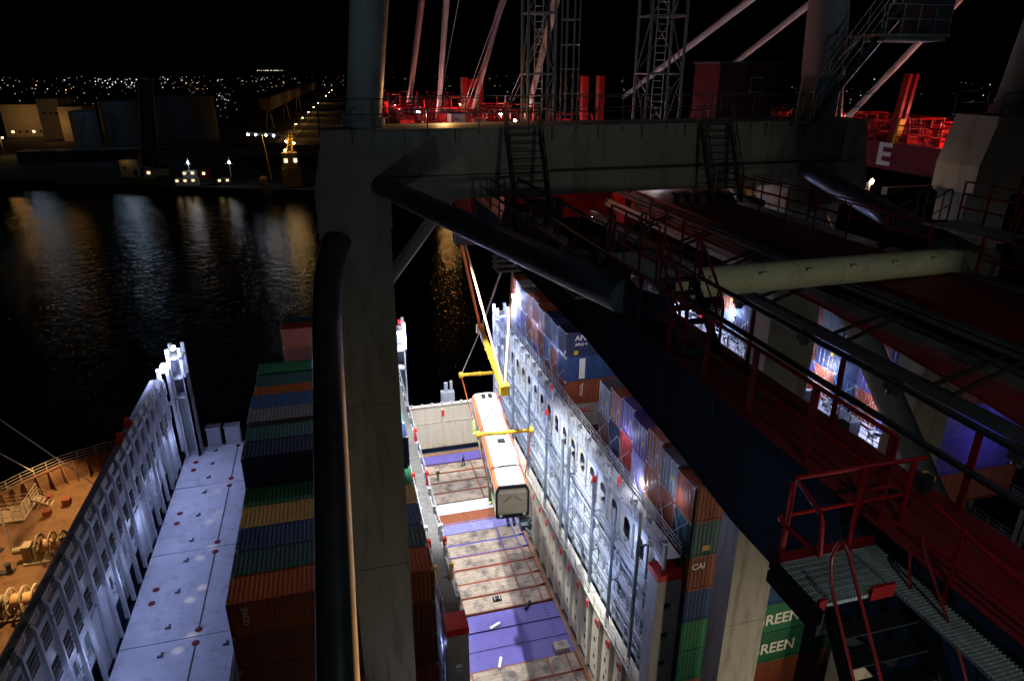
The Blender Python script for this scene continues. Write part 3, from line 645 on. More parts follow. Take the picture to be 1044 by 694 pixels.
for xx, yy in ((13.6,34.6),(16.6,33.2),(13.2,41.4),(13.5,50),(16.2,56)):
    mb = MB(); mb.box(xx-.1,xx+.1,yy-.05,yy+.05,ZG+1.9,ZG+1.97); mb.tube((xx,yy,ZG),(xx,yy,ZG+1.9),.04,6); mb.build('boom_lamp_post', E_white, t)
for xx in (15.1,16.1):
    mb = MB(); mb.bar((xx,40,ZG),(xx-.1,40,-.3),.35,.5,(0,1,0)); mb.build('hinge_pylon', M['red'], t)
mb = MB(); mb.box(13.4,13.9,69,70.4,ZG,-.6); mb.box(14.9,15.4,69,70.4,ZG,-.6); mb.box(13.902,14.898,69.2,70.2,-3.4,-2.5); mb.box(13.902,14.898,69.2,70.2,-1.6,-.8); mb.box(13.0,15.8,68.6,70.8,ZG,-4.4); mb.build('boom_hinge_tower', M['red'], t)
for xx, yy, z, c in ((8,62,-3.4,E_white),(12.5,66,-3.9,E_white),(10.4,74,-3.8,E_warm),(15.9,64,-3.8,E_white),(8.2,84,-3.6,E_white),(15.2,80,-3.6,E_warm),(11,98,-3.6,E_white)):
    mb = MB(); mb.tube((xx,yy,ZG),(xx,yy,z),.06,6); p = mb.build('boom_lamp_post', M['galv'], t)
    mb = MB(); mb.box(xx-.13,xx+.13,yy-.06,yy+.06,z,z+.1); mb.build('lamp_glass', c, p)
# head block with slings' sheaves under the trolley
tr = thing('trolley', (11.5,54,-6.2), 'dark trolley and headblock under the boom with hoist sheaves above the slings', 'trolley')
mb = MB(); mb.box(7.7,13.9,50.5,57.5,-7.4,-6.55); mb.box(8.3,9.3,51,57,-9.0,-7.42); mb.box(12.3,13.3,51,57,-9.0,-7.42); mb.build('trolley_frame', M['darksteel'], tr)
mb = MB(); mb.box(9.4,14.6,53.2,54.8,-13.2,-12.5)
for k in range(5): mb.box(12.8,14.9,53.0,55.0,-13.9-.45*k,-13.7-.45*k)
mb.box(12.9,13.1,53.4,54.6,-15.6,-13.0); mb.box(14.5,14.7,53.4,54.6,-15.6,-13.0); mb.build('headblock', M['darksteel'], tr)
mb = MB()
for xx in (9.8,10.3,13.6,14.2):
    for yy in (53.5,54.5): mb.tube((xx,yy,-12.5),(xx,yy,-9),.03,5)
mb.build('hoist_rope', M['wire'], tr)

# ------------------------------------------------------------------ neighbouring crane
t = thing('gantry_crane', (44,15,-57.5), 'neighbouring gantry crane at the right edge with a red boom lettered E', 'crane')
DX = 32.2
crane_frame(t, DX, False)
DZ = .6
for nm, a, b, y0, y1 in (('main_girder',6.3,7.9,-12,30.5),('boom_girder',6.3,7.9,31.2,70),('main_girder',14.1,16.7,-12,30.5),('boom_girder',14.1,16.7,31.2,70)):
    girder(a+DX,b+DX,y0,y1,M['redfloor'],M['redfloor'],nm,ZG+DZ,ZGB+DZ,t)
text('boom_letter','E',M['letter'],t,(6.3+DX-.03,42.1,-5.62),(R(90),0,R(-90)),2.1,1.35,.012,.05)
for xx in (6.34,7.85,14.15,16.65):
    railing('railing', [(xx+DX,31.2,ZG+DZ),(xx+DX,70,ZG+DZ)], t, M['red'], 1.15, 1.8, .03, (.08,.04), (.4,.78))
for yy in (41.2,33.0):
    for s in (0,.55):
        mb = MB(); mb.bar((6.45+DX+s,yy,ZG+DZ),(6.3+DX+s,yy-.6,-.2),.24,.5,(0,1,0)); mb.build('hinge_pylon', M['red'], t)
    mb = MB(); mb.bar((6.5+DX,yy-.4,ZG+DZ-.05),(6.42+DX,yy-.7,-3.1),.45,.2,(0,1,0)); mb.build('striped_guard', None or M['stripes'] if 'stripes' in M else M['yellow'], t)
rnd = random.Random(19)
for k in range(17):
    yy = 31.6+1.35*k; xx = DX+(6.4,8.6)[k%2]; w = 2.0; h = 1.0+.7*rnd.random(); Zd = ZG+DZ
    mb = MB()
    for (a,b) in ((xx,yy),(xx+w,yy),(xx+w,yy+1.0),(xx,yy+1.0)): mb.tube((a,b,Zd),(a,b,Zd+h),.05,5)
    for q in (h*.5,h): mb.path([(xx,yy,Zd+q),(xx+w,yy,Zd+q),(xx+w,yy+1.0,Zd+q),(xx,yy+1.0,Zd+q),(xx,yy,Zd+q)],.04,5)
    mb.box(xx+.3,xx+.3+rnd.uniform(.3,1.2),yy+.2,yy+.8,Zd+.003,Zd+rnd.uniform(.3,h*.8)); mb.build('boom_platform', M['red'], t)
rnd = random.Random(5)
for k in range(44):
    yy = rnd.uniform(32,62); xx = DX+rnd.choice([rnd.uniform(6.4,7.6),rnd.uniform(8,13.5),rnd.uniform(14.2,16.4)]); w, d, h = rnd.uniform(.2,1.0), rnd.uniform(.3,1.6), rnd.uniform(.3,1.0)
    mb = MB(); mb.box(xx,xx+w,yy,yy+d,ZG+DZ+.003,ZG+DZ+h)
    if k%3==0: mb.tube((xx,yy,ZG+DZ+h),(xx,yy+d*2,ZG+DZ+h*.7),.06,6)
    mb.build('boom_machinery', M['red'] if k%3 else M['galv'], t)
stay((38.7,47,-4.3),(35.62,35,3.73),.2,M['stay'],1.7)
stay((38.8,46.6,-4.1),(38.4,45.0,-3.14),.215,M['yellow'],.9,'stay_foot')
stay((31.6,72,-2.6),(28.54,45,4.42),.24,M['stay'],1.6)
stay((37.6,64,-.8),(32.27,45,3.59),.22,M['stay'],1.6)
for p, q in (((37,47,-3.2),(33,35,4)),((38,52,-3.2),(34,38,4))): stay(p, q, .03, M['wire'], 1.6, 'hoist_rope')
mb = MB(); mb.box(22.2+6.0,31.1,29.6,30.0,-6.1,-5.7); mb.build('cross_walkway', M['cable'], t)
for xx, yy, z in ((39.6,36,-3.0),(46.8,42,-3.4),(39.6,50,-3.2)):
    mb = MB(); mb.tube((xx,yy,ZG+DZ),(xx,yy,z),.05,6); p = mb.build('boom_lamp_post', M['galv'], t)
    mb = MB(); mb.box(xx-.1,xx+.1,yy-.06,yy+.06,z,z+.09); mb.build('lamp_glass', E_white, p)
mb = MB(); mb.box(27.98,28.08,30.7,30.9,-6.2,-5.6); p = mb.build('floodlight_bracket', M['galv'], t)
mb = MB(); octa(mb,(28.03,30.6,-5.5),.15); mb.build('floodlight', emat('flood_glass',(1,.72,.4),120), p)

# ------------------------------------------------------------------ the container ship
ZH = -49.5
t = thing('container_ship', (5,63,WZ), 'huge container ship with lit lashing bridges lying alongside below the crane', 'ship')
SH = t
curve = [(-24.9,86.8),(-28,85.6),(-31.5,84.4),(-35,82.6),(-38,79.6),(-41,75.6),(-44,70.4),(-46.5,63)]
near_c = [(x,126-y) for x,y in curve[::-1][1:]]
mb = MB(); outl = [(112,33.3),(112,92.7),(-24.9,92.7)] + curve + near_c + [(-24.9,33.3)]
mb.prism(outl, lambda u,v,q:(u,v,-66+q*12.6),0,1); mb.box(-24.8,6.1,33.3,92.7,-53.4,-52.4); mb.box(19.41,112,33.3,92.7,-53.4,-52.4); mb.box(6.1,19.41,33.3,34.2,-53.4,-52.4); mb.box(6.1,19.41,88.7,92.7,-53.4,-52.4); mb.build('hull', M['hull'], t)
mb = MB(); mb.prism(curve+near_c, lambda u,v,q:(u,v,-52.395+q*5.395),0,1); mb.build('bow_deck', M['deckred'], t)
for yy in (33.4,92.3):
    mb = MB(); mb.box(-24.8,112,yy,yy+.3,-52.395,-50.6); mb.build('side_bulwark', M['shipwhite'], t)
    railing('railing', [(-24.8,yy+.15,-50.6),(60,yy+.15,-50.6)], t, M['shipwhite'], 1.1, 4.0, .03, (.06,.04), (.35,.72))
for a, b in ((-23.0,-9.9),(-9.3,4.4),(21.4,36.0),(37.8,52.4),(53.6,68)):
    mb = MB(); mb.box(a,b,34.2,91.8,-52.39,-50.35 if a<-20 else ZH-.12); mb.build('hatch_coaming', M['shipcream'], t)
# bow fittings
mb = MB()
full = curve+near_c
for (a, b) in zip(full, full[1:]):
    mb.bar((a[0],a[1],-45.8),(b[0],b[1],-45.8),.08,2.4); mb.bar((a[0],a[1],-44.55),(b[0],b[1],-44.55),.5,.08)
bw = mb.build('bulwark', M['deckred'], t)
for (a, b) in zip(curve, curve[1:]):
    L_ = (Vector(b)-Vector(a)).length; k = max(2,round(L_/1.25))
    d = (Vector((b[0],b[1],0))-Vector((a[0],a[1],0))).normalized(); nrm = Vector((d.y,-d.x,0)); nrm = nrm if nrm.y < 0 else -nrm
    for i in range(k):
        p = Vector((a[0],a[1],0)).lerp(Vector((b[0],b[1],0)), i/k)
        mb = MB(); q = p+nrm*1.0; w = d*.05
        mb.add([p-w+Vector((0,0,-47)),q-w+Vector((0,0,-47)),p+nrm*.35-w+Vector((0,0,-44.62)),p-w+Vector((0,0,-44.62)),p+w+Vector((0,0,-47)),q+w+Vector((0,0,-47)),p+nrm*.35+w+Vector((0,0,-44.62)),p+w+Vector((0,0,-44.62))],[(0,1,2,3),(7,6,5,4),(0,4,5,1),(1,5,6,2),(2,6,7,3),(3,7,4,0)])
        mb.build('stiffener', M['deckred'], bw)
railing('railing', [(x,y,-44.5) for x,y in curve], t, M['rail_brown'], 1.1, 1.6, .035, (.06,.05), (.35,.72))
# raised railed platform at the bow
mb = MB(); mb.box(-42.5,-36.6,74.8,79.6,-46.7,-46.62); mb.build('mooring_platform', M['rail_brown'], t)
railing('railing', [(-42.5,74.9,-46.6),(-36.7,74.9,-46.6),(-36.7,79.5,-46.6),(-42.5,79.5,-46.6)], t, M['rail_brown'], 1.7, .9, .045, (.07,.06), (.45,.85,1.25))
for yy in (76.2,77.8): railing('railing', [(-42.4,yy,-46.6),(-36.8,yy,-46.6)], t, M['rail_brown'], 1.5, 1.3, .04, (.07,.06), (.5,1.0))
stair('bow_stair', t, 77.6, 78.8, -36.5, -46.0, -35.0, -47, 4, M['rail_brown'], axis='x')
wm = mat('winch_paint',(.42,.37,.29),.75,var=.15,scale=1.5,dirt=(.2,.12,.06),dirt_amt=.35)
def winch(x, y):
    mb = MB(); z = -45.5
    mb.box(x-2.6,x+2.2,y-1.1,y+1.1,-46.99,-46.75)
    mb.hexa([(x-1.7,y-1.0,-46.75),(x-1.4,y-1.0,-46.75),(x-1.4,y+1.0,-46.75),(x-1.7,y+1.0,-46.75)],[(x-1.7,y-.3,-45.2),(x-1.4,y-.3,-45.2),(x-1.4,y+.3,-45.2),(x-1.7,y+.3,-45.2)])
    mb.hexa([(x+1.2,y-1.0,-46.75),(x+1.5,y-1.0,-46.75),(x+1.5,y+1.0,-46.75),(x+1.2,y+1.0,-46.75)],[(x+1.2,y-.3,-45.2),(x+1.5,y-.3,-45.2),(x+1.5,y+.3,-45.2),(x+1.2,y+.3,-45.2)])
    o = mb.build('mooring_winch', wm, t)
    mb = MB(); mb.tube((x-2.2,y,z),(x+2.0,y,z),.16,12); mb.tube((x-1.0,y,z),(x+.9,y,z),.62,20); mb.build('drum', M['tan_sling'], o)
    for xx in (x-1.15,x+.0,x+.95):
        mb = MB(); n = 28; r0, r1 = 1.28, 1.08
        vs = []
        for sx in (-.07,.07):
            for rr in (r0,r1): vs += [(xx+sx,y+rr*math.cos(2*math.pi*k/n),z+rr*math.sin(2*math.pi*k/n)) for k in range(n)]
        fs = []
        for k in range(n):
            j = (k+1)%n; fs += [(k,j,n+j,n+k),(2*n+k,3*n+k,3*n+j,2*n+j),(k,2*n+k,2*n+j,j),(n+k,n+j,3*n+j,3*n+k)]
        mb.add(vs, fs)
        for k in range(6):
            a0 = math.pi*k/3; mb.bar((xx,y,z),(xx,y+1.1*math.cos(a0),z+1.1*math.sin(a0)),.16,.08,(1,0,0))
        mb.tube((xx-.1,y,z),(xx+.1,y,z),.3,14)
        mb.build('flange_wheel', wm, o)
    mb = MB(); mb.box(x-2.7,x-1.9,y-.6,y+.6,-46.7,-45.1); mb.tube((x-3.6,y,-45.7),(x-2.7,y,-45.7),.38,14); mb.build('gear_motor', wm, o)
winch(-31.3,67.6); winch(-31.0,59.4)
rnd = random.Random(9)
for k,(x,y) in enumerate(((-29.5,73.5),(-33,61),(-35.5,66),(-28.2,64),(-38,70),(-26.4,74))):
    mb = MB()
    for s in (-.55,.55): mb.tube((x+s,y,-46.99),(x+s,y,-46.1),.24,14); mb.tube((x+s,y,-46.1),(x+s,y,-46.0),.31,14)
    mb.box(x-1,x+1,y-.35,y+.35,-46.99,-46.86); mb.build('bollard', wm if k%2 else M['darksteel'], t)
for (x,y,s) in ((-33.2,77.5,.8),(-34.6,75.6,.7),(-35.6,79,.6)):
    mb = MB(); mb.box(x-s/2,x+s/2,y-s/2,y+s/2,-46.99,-46.99+s*.9); mb.box(x-s*.55,x+s*.55,y-s*.55,y+s*.55,-46.99+s*.9,-46.95+s*.9); mb.build('deck_locker', CM['rust'], t)
mb = MB(); mb.tube((-54,66,-64),(-54,66,2),.5,12,.25); mb.tube((-54,63,-3),(-54,69,-3),.1,6); mb.build('foremast', M['white'], t)
for p, q in (((-54,66,-.8),(-24.9,66,-39.0)),((-54,66,-11),(-36.7,80,-43.6))):
    mb = MB(); mb.tube(p, q, .04, 6); mb.build('stay_rope', M['white'], t)

def bridge_posts(par, xs, Y0, Y1, step, zb, ztops, m, w=.26):
    k = 0; y = Y0
    while y <= Y1+.01:
        for x in xs:
            zt_ = ztops[k % len(ztops)]
            mb = MB(); mb.box(x-w/2,x+w/2,y-w/2,y+w/2,zb,zt_); mb.build('post', m, par)
        k += 1; y += step
def bridge_levels(par, X0, X1, Y0, Y1, levels, face_x, m, rails=True):
    for z in levels:
        mb = MB(); mb.box(X0,X1,Y0,Y1,z-.1,z); mb.box(face_x-.06,face_x+.06,Y0,Y1,z-.42,z-.101); mb.build('walkway', m, par)
        if rails:
            mb = MB()
            for h in (.38,.75,1.1): mb.tube((face_x,Y0,z+h),(face_x,Y1,z+h),.032,6)
            y = Y0
            while y < Y1: mb.tube((face_x,y,z),(face_x,y,z+1.1),.03,5); y += 1.25
            mb.build('handrail', m, par)
def plate_with_windows(par, name, x, th, Y0, Y1, step, z0, z1, wy, wz0, wz1, m, opening=None, round_=False, behind=True):
    """plate in the Y-Z plane with one opening per bay, cut as strips"""
    mb = MB(); mb.box(x,x+th,Y0,Y1,z0,wz0); mb.box(x,x+th,Y0,Y1,wz1,z1)
    y = Y0
    while y < Y1-.01:
        a = y+(step-wy)/2; b = a+wy
        mb.box(x,x+th,y,a,wz0,wz1); mb.box(x,x+th,b,min(y+step,Y1),wz0,wz1)
        if round_:
            c = .38
            for yy, sy in ((a,1),(b,-1)):
                for zz, sz in ((wz0,1),(wz1,-1)):
                    mb.add([(x,yy,zz),(x,yy+sy*c,zz),(x,yy,zz+sz*c),(x+th,yy,zz),(x+th,yy+sy*c,zz),(x+th,yy,zz+sz*c)],[(0,1,2),(3,5,4),(1,4,5,2),(0,2,5,3),(0,3,4,1)])
        y += step
    return mb.build(name, m, par)
def corrugated(par, x, Y0, Y1, z0, z1, m):
    mb = MB(); p = []; y = Y0; per = .55
    while y < Y1-.01:
        for u, v in ((0,0),(.18,0),(.26,.12),(.46,.12)): p.append((y+u,x-v+.12))
        y += per
    vs = [(a[1],a[0],z0) for a in p]+[(a[1],a[0],z1) for a in p]; n = len(p)
    mb.add(vs, [(i,i+1,n+i+1,n+i) for i in range(n-1)]); mb.box(x+.13,x+.2,Y0,Y1,z0,z1)
    return mb.build('corrugated_panel', m, par)
def end_plate(par, x0, x1, z0, z1, holes):
    mb = MB(); y0, y1 = 33.55, 33.75; zs = sorted(holes); a, b = x0+(x1-x0)*.36, x0+(x1-x0)*.66; z = z0
    mb.box(x0,a,y0,y1,z0,z1-.55); mb.box(b,x1,y0,y1,z0,z1-.55)
    for h in zs: mb.box(a,b,y0,y1,z,h-.32); z = h+.32
    mb.box(a,b,y0,y1,z,z1-.55); mb.box(x0-.02,x0+.1,y0-.02,y1+1.2,z0,z1-.56); mb.box(x1-.1,x1+.02,y0-.02,y1+1.2,z0,z1-.56)
    mb.build('end_plate', M['shipwhite'], par)
    mb = MB(); mb.box(x0-.05,x1+.05,y0-.06,y1+1.3,z1-.548,z1); mb.build('end_cap', M['redcap'], par)
def light_tower(par, x0, x1, y0, y1, zb, zt_):
    mb = MB()
    for x in (x0,x1):
        for y in (y0,y1): mb.box(x-.2,x+.2,y-.2,y+.2,zb,zt_)
    for z in (zt_-1.2,zt_-4.0,zt_-6.8): mb.box(x0-.2,x1+.2,y0-.2,y1+.2,z-.25,z)
    mb.box(x1-.06,x1+.2,y0-.2,y1+.2,zb,zt_-4.1); mb.box(x0-.2,x1+.2,y1,y1+.2,zb,zt_-1.3)
    mb.build('light_tower', M['shipwhite'], par)
SWM = M['shipwhite']
def pipe_run(par, x, Y0, Y1, zs, r=.12):
    for z in zs:
        mb = MB(); mb.tube((x,Y0,z),(x,Y1,z),r,8); mb.build('pipe', SWM, par)
def deck_light(par, p, m_, s=.18):
    mb = MB(); mb.cbox(p,(s,s*2.2,s)); mb.build('deck_lamp', m_, par)

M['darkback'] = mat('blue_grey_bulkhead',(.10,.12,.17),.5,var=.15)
M['shadeback'] = mat('shaded_bulkhead',(.025,.035,.07),.6,var=.2)  # colour holds the shade seen inside the tall bridge openings
# bridge 1 : breakwater bridge between bow and hatch
b1 = tag(bpy.data.objects.new('lashing_bridge', None)); COL.objects.link(b1); b1.parent = t; b1.location = Vector((-24,63,ZH))-wloc(t)
def sub(): return None
Y0, Y1 = 34.2, 88.2
xf = -23.2
plate_with_windows(b1,'face_plate',xf-.06,.06,Y0,Y1,2.5,-39.9,-37.0,1.7,-39.3,-37.6,SWM)
plate_with_windows(b1,'face_plate',xf-.06,.06,Y0,Y1,2.5,-43.2,-39.9,1.5,-42.7,-40.7,SWM)
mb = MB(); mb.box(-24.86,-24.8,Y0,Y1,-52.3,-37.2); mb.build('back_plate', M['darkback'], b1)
bridge_levels(b1,-24.78,xf-.07,Y0,Y1,(-37.0,-39.95,-43.25,-46.4),xf-.12,SWM)
mb = MB()
for z in (-38.85,-38.35,-37.9,-42.2,-41.7,-41.2): mb.tube((xf+.03,Y0,z),(xf+.03,Y1,z),.035,6)
mb.build('handrail', SWM, b1)
rnd = random.Random(31); y = Y0
while y < Y1-2:
    if rnd.random() < .45:
        mb = MB(); w = rnd.uniform(.5,1.3); q = rnd.choice((-39.3,-42.7)); mb.box(xf-.5,xf-.42,y+.5,y+.5+w,q,q+rnd.uniform(.7,1.5)); mb.build('locker_panel', SWM, b1)
    y += 2.5
k = 0; y = Y0
while y < Y1-2:
    if k % 6 in (1,2) : corrugated(b1, xf-.12, y+.1, y+2.4, ZH, -43.25, SWM)
    else:
        mb = MB(); mb.box(xf-.55,xf-.5,y+.15,y+2.35,-46.3,-43.5); mb.box(xf-.49,xf-.45,y+.3,y+1.2,-45.9,-44.0); mb.box(xf-.49,xf-.45,y+1.35,y+2.2,-45.9,-44.0); mb.build('locker_panel', SWM, b1)
        if k % 2: mb = MB(); mb.box(xf-.6,xf-.5,y+.2,y+1.5,ZH,-47.0); mb.build('locker_panel', SWM, b1)
    y += 2.5; k += 1
y = Y0
while y <= Y1+.1:
    mb = MB(); mb.hexa([(xf-.02,y-.13,ZH),(xf+.38,y-.13,ZH),(xf+.38,y+.13,ZH),(xf-.02,y+.13,ZH)],[(xf-.02,y-.13,-36.2),(xf+.2,y-.13,-36.6),(xf+.2,y+.13,-36.6),(xf-.02,y+.13,-36.2)])
    mb.build('post', SWM, b1); y += 2.5
y = Y0
while y < Y1-1:
    mb = MB(); mb.box(-23.5,-23.44,y+.3,y+1.9,-36.75,-36.0); mb.build('wind_screen', M['shipcream'], b1); y += 2.5
for (yy, m_) in ((71.5,M['redcap']),(75,M['redcap'])):
    mb = MB(); mb.box(-24.6,-23.9,yy,yy+.7,-36.99,-36.2); mb.tube((-24.25,yy+.35,-36.2),(-24.25,yy+.35,-35.8),.25,10); mb.build('hose_box', m_, b1)
light_tower(b1,-22.5,-21.0,89.6,91.8,-52,-33.5)
mb = MB(); mb.box(-24.0,-23.6,88.6,89.2,-48,-35.9); mb.box(-22.9,-22.5,88.6,89.2,-48,-35.9); mb.box(-24.0,-22.5,88.65,89.15,-36.4,-35.85); mb.box(-24.0,-22.5,88.65,89.15,-41,-40.6); mb.build('lamp_frame', SWM, b1)
deck_light(b1,(-22.9,88.3,-35.3),E_blue,.5); deck_light(b1,(-21.6,89.4,-33.3),E_white,.35)
for k in range(6): deck_light(b1,(xf+.5,37+9*k,-37.2),M['galv'],.14)

# hatch covers of the empty bay: each panel lifts off on its own
wordl = ['nearest the quay','second from the quay','third from the quay','fourth from the quay, under the far rail']
yl = [34.4,41.6,54.95,68.3,81.6,92.0]
wordl = ['short pale hatch cover nearest the quay in the empty bay','pale hatch cover second from the quay in the empty bay','pale hatch cover third from the quay in the empty bay','pale hatch cover fourth from the quay in the empty bay','pale hatch cover farthest from the quay in the empty bay']
sock = MB(); sock.tube((0,0,-.001),(0,0,.05),.34,16); sock.tube((0,0,.051),(0,0,.09),.2,12); sockm = sock.mesh('socket', M['redfloor'])
for i in range(5):
    a, b = yl[i]+.06, yl[i+1]-.06
    h = thing('hatch_cover', (-16.4,(a+b)/2,ZH), wordl[i], 'hatch cover', 'hatch covers of the empty bay')
    mb = MB(); mb.box(-22.8,-9.9,a,b,-50.3,ZH); mb.build('panel', M['hatch'], h)
    mb = MB(); mb.box(-16.2,-16.06,a+.8,b-.8,ZH+.002,ZH+.035); mb.build('centre_seam', M['darksteel'], h)
    if b-a > 8:
        for xx, yy, big in ((-16.13,a+.8,1),(-16.13,b-.8,1),(-21.2,(a+b)/2-1,1),(-21.2,(a+b)/2+1,1)):
            o = inst(sockm,'lashing_socket',h,(xx+16.4,yy-(a+b)/2,.003))
        for xx in (-19,-13.4,-11):
            for yy in (a+1.7,(a+b)/2,b-1.7):
                mb = MB(); mb.cbox((xx,yy,ZH+.06),(.5,.22,.11)); mb.cbox((xx+.1,yy+.3,ZH+.05),(.2,.3,.09)); mb.build('lashing_pad', M['darksteel'], h)
# deck houses at the far end of the empty bay
for (x0,x1,z1_) in ((-20.2,-18.4,-46.8),(-17.8,-15.8,-46.9),(-13.4,-11.6,-46.2)):
    mb = MB(); mb.box(x0,x1,92.8-.75,92.8+.3,-50.5,z1_); mb.box(x0-.1,x1+.1,91.9,93.2,z1_+.002,z1_+.1); mb.box(x0+.3,x0+.9,91.98,92.04,-49.8,z1_-.5); mb.build('vent_house', SWM, t)

# low lashing bridge between the empty bay and the left stack
b0 = tag(bpy.data.objects.new('lashing_bridge', None)); COL.objects.link(b0); b0.parent = t; b0.location = Vector((-9.3,63,ZH))-wloc(t)
bridge_levels(b0,-9.85,-8.75,34.2,91.5,(-46.2,-42.8,-39.6),-9.8,SWM)
bridge_posts(b0,(-9.7,-8.9),34.2,91.5,5.0,-52.3,(-38.6,),SWM)
mb = MB(); mb.box(-10.6,-9.0,33.6,35.2,-46.6,-39.2); mb.box(-10.7,-8.9,33.5,35.3,-39.198,-39.0); mb.box(-10.5,-10.1,33.4,33.598,-44,-40); mb.build('lashing_locker', CM['teal'], b0)
for k in range(10):
    mb = MB(); mb.tube((-10.2,36+1.3*k,-40.2),(-9.1,36.4+1.3*k,-36.4),.05,6); mb.cbox((-10.0,36.2+1.3*k,-40),(.3,.3,.5)); mb.build('lashing_rod', M['white'], b0)

# bridge 2 : between the left stack and the open bay
b2 = tag(bpy.data.objects.new('lashing_bridge', None)); COL.objects.link(b2); b2.parent = t; b2.location = Vector((5.3,63,ZH))-wloc(t)
bridge_levels(b2,4.65,6.0,34.2,88,(-34.6,-37.6,-40.6,-43.6),4.68,SWM)
mb = MB(); mb.box(4.8,5.85,34.3,88,-34.598,-34.58); mb.build('tread_plate', M['tread'], b2)
mb = MB()
for h in (.5,1.05): mb.tube((5.97,34.2,-34.6+h),(5.97,88,-34.6+h),.032,6)
y = 34.2
while y < 88: mb.tube((5.97,y,-34.6),(5.97,y,-33.5),.03,5); y += 1.25
mb.build('handrail', SWM, b2)
bridge_posts(b2,(4.75,5.9),34.2,88,2.7,-52.3,(-33.9,),SWM)
mb = MB(); mb.box(5.2,5.3,34.2,88,-52.3,-38); mb.build('web_plate', SWM, b2)
end_plate(b2,4.55,5.95,-52.3,-33.5,(-36.9,-41.0,-45.5))
light_tower(b2,6.7,8.1,89.5,91.6,-52,-32.6)
deck_light(b2,(7.5,88.9,-34.2),E_blue,.5); deck_light(b2,(7.5,89.4,-32.4),M['redcap'],.4)
for yy, m_ in ((42.5,M['redcap']),(44.2,M['white']),(52,M['redcap']),(60,M['redcap']),(39.5,M['yellow'])):
    for xx in (4.72,5.92):
        mb = MB(); mb.box(xx-.14,xx+.14,yy-.14,yy+.14,-34.59,-33.2); mb.build('post_cap', m_, b2)
mb = MB(); mb.box(4.7,6.2,35.6,38.2,-36.3,-36.2); mb.box(4.75,6.1,38.3,38.5,-36.2,-34.9); mb.box(4.9,5.9,37.2,37.9,-36.19,-35.0)
for k in range(8): mb.box(4.85,5.95,36.0+.25*k,36.05+.25*k,-36.19+.14*k,-36.15+.14*k)
mb.build('lashing_platform', M['white'], b2)
railing('railing', [(4.7,35.6,-36.2),(4.7,38.2,-36.2)], b2, M['rail_brown'], 1.3, .8, .035, (.06,.05), (.4,.8), posts=False)
railing('railing', [(6.2,35.6,-36.2),(6.2,38.2,-36.2)], b2, M['rail_brown'], 1.3, .8, .035, (.06,.05), (.4,.8), posts=False)

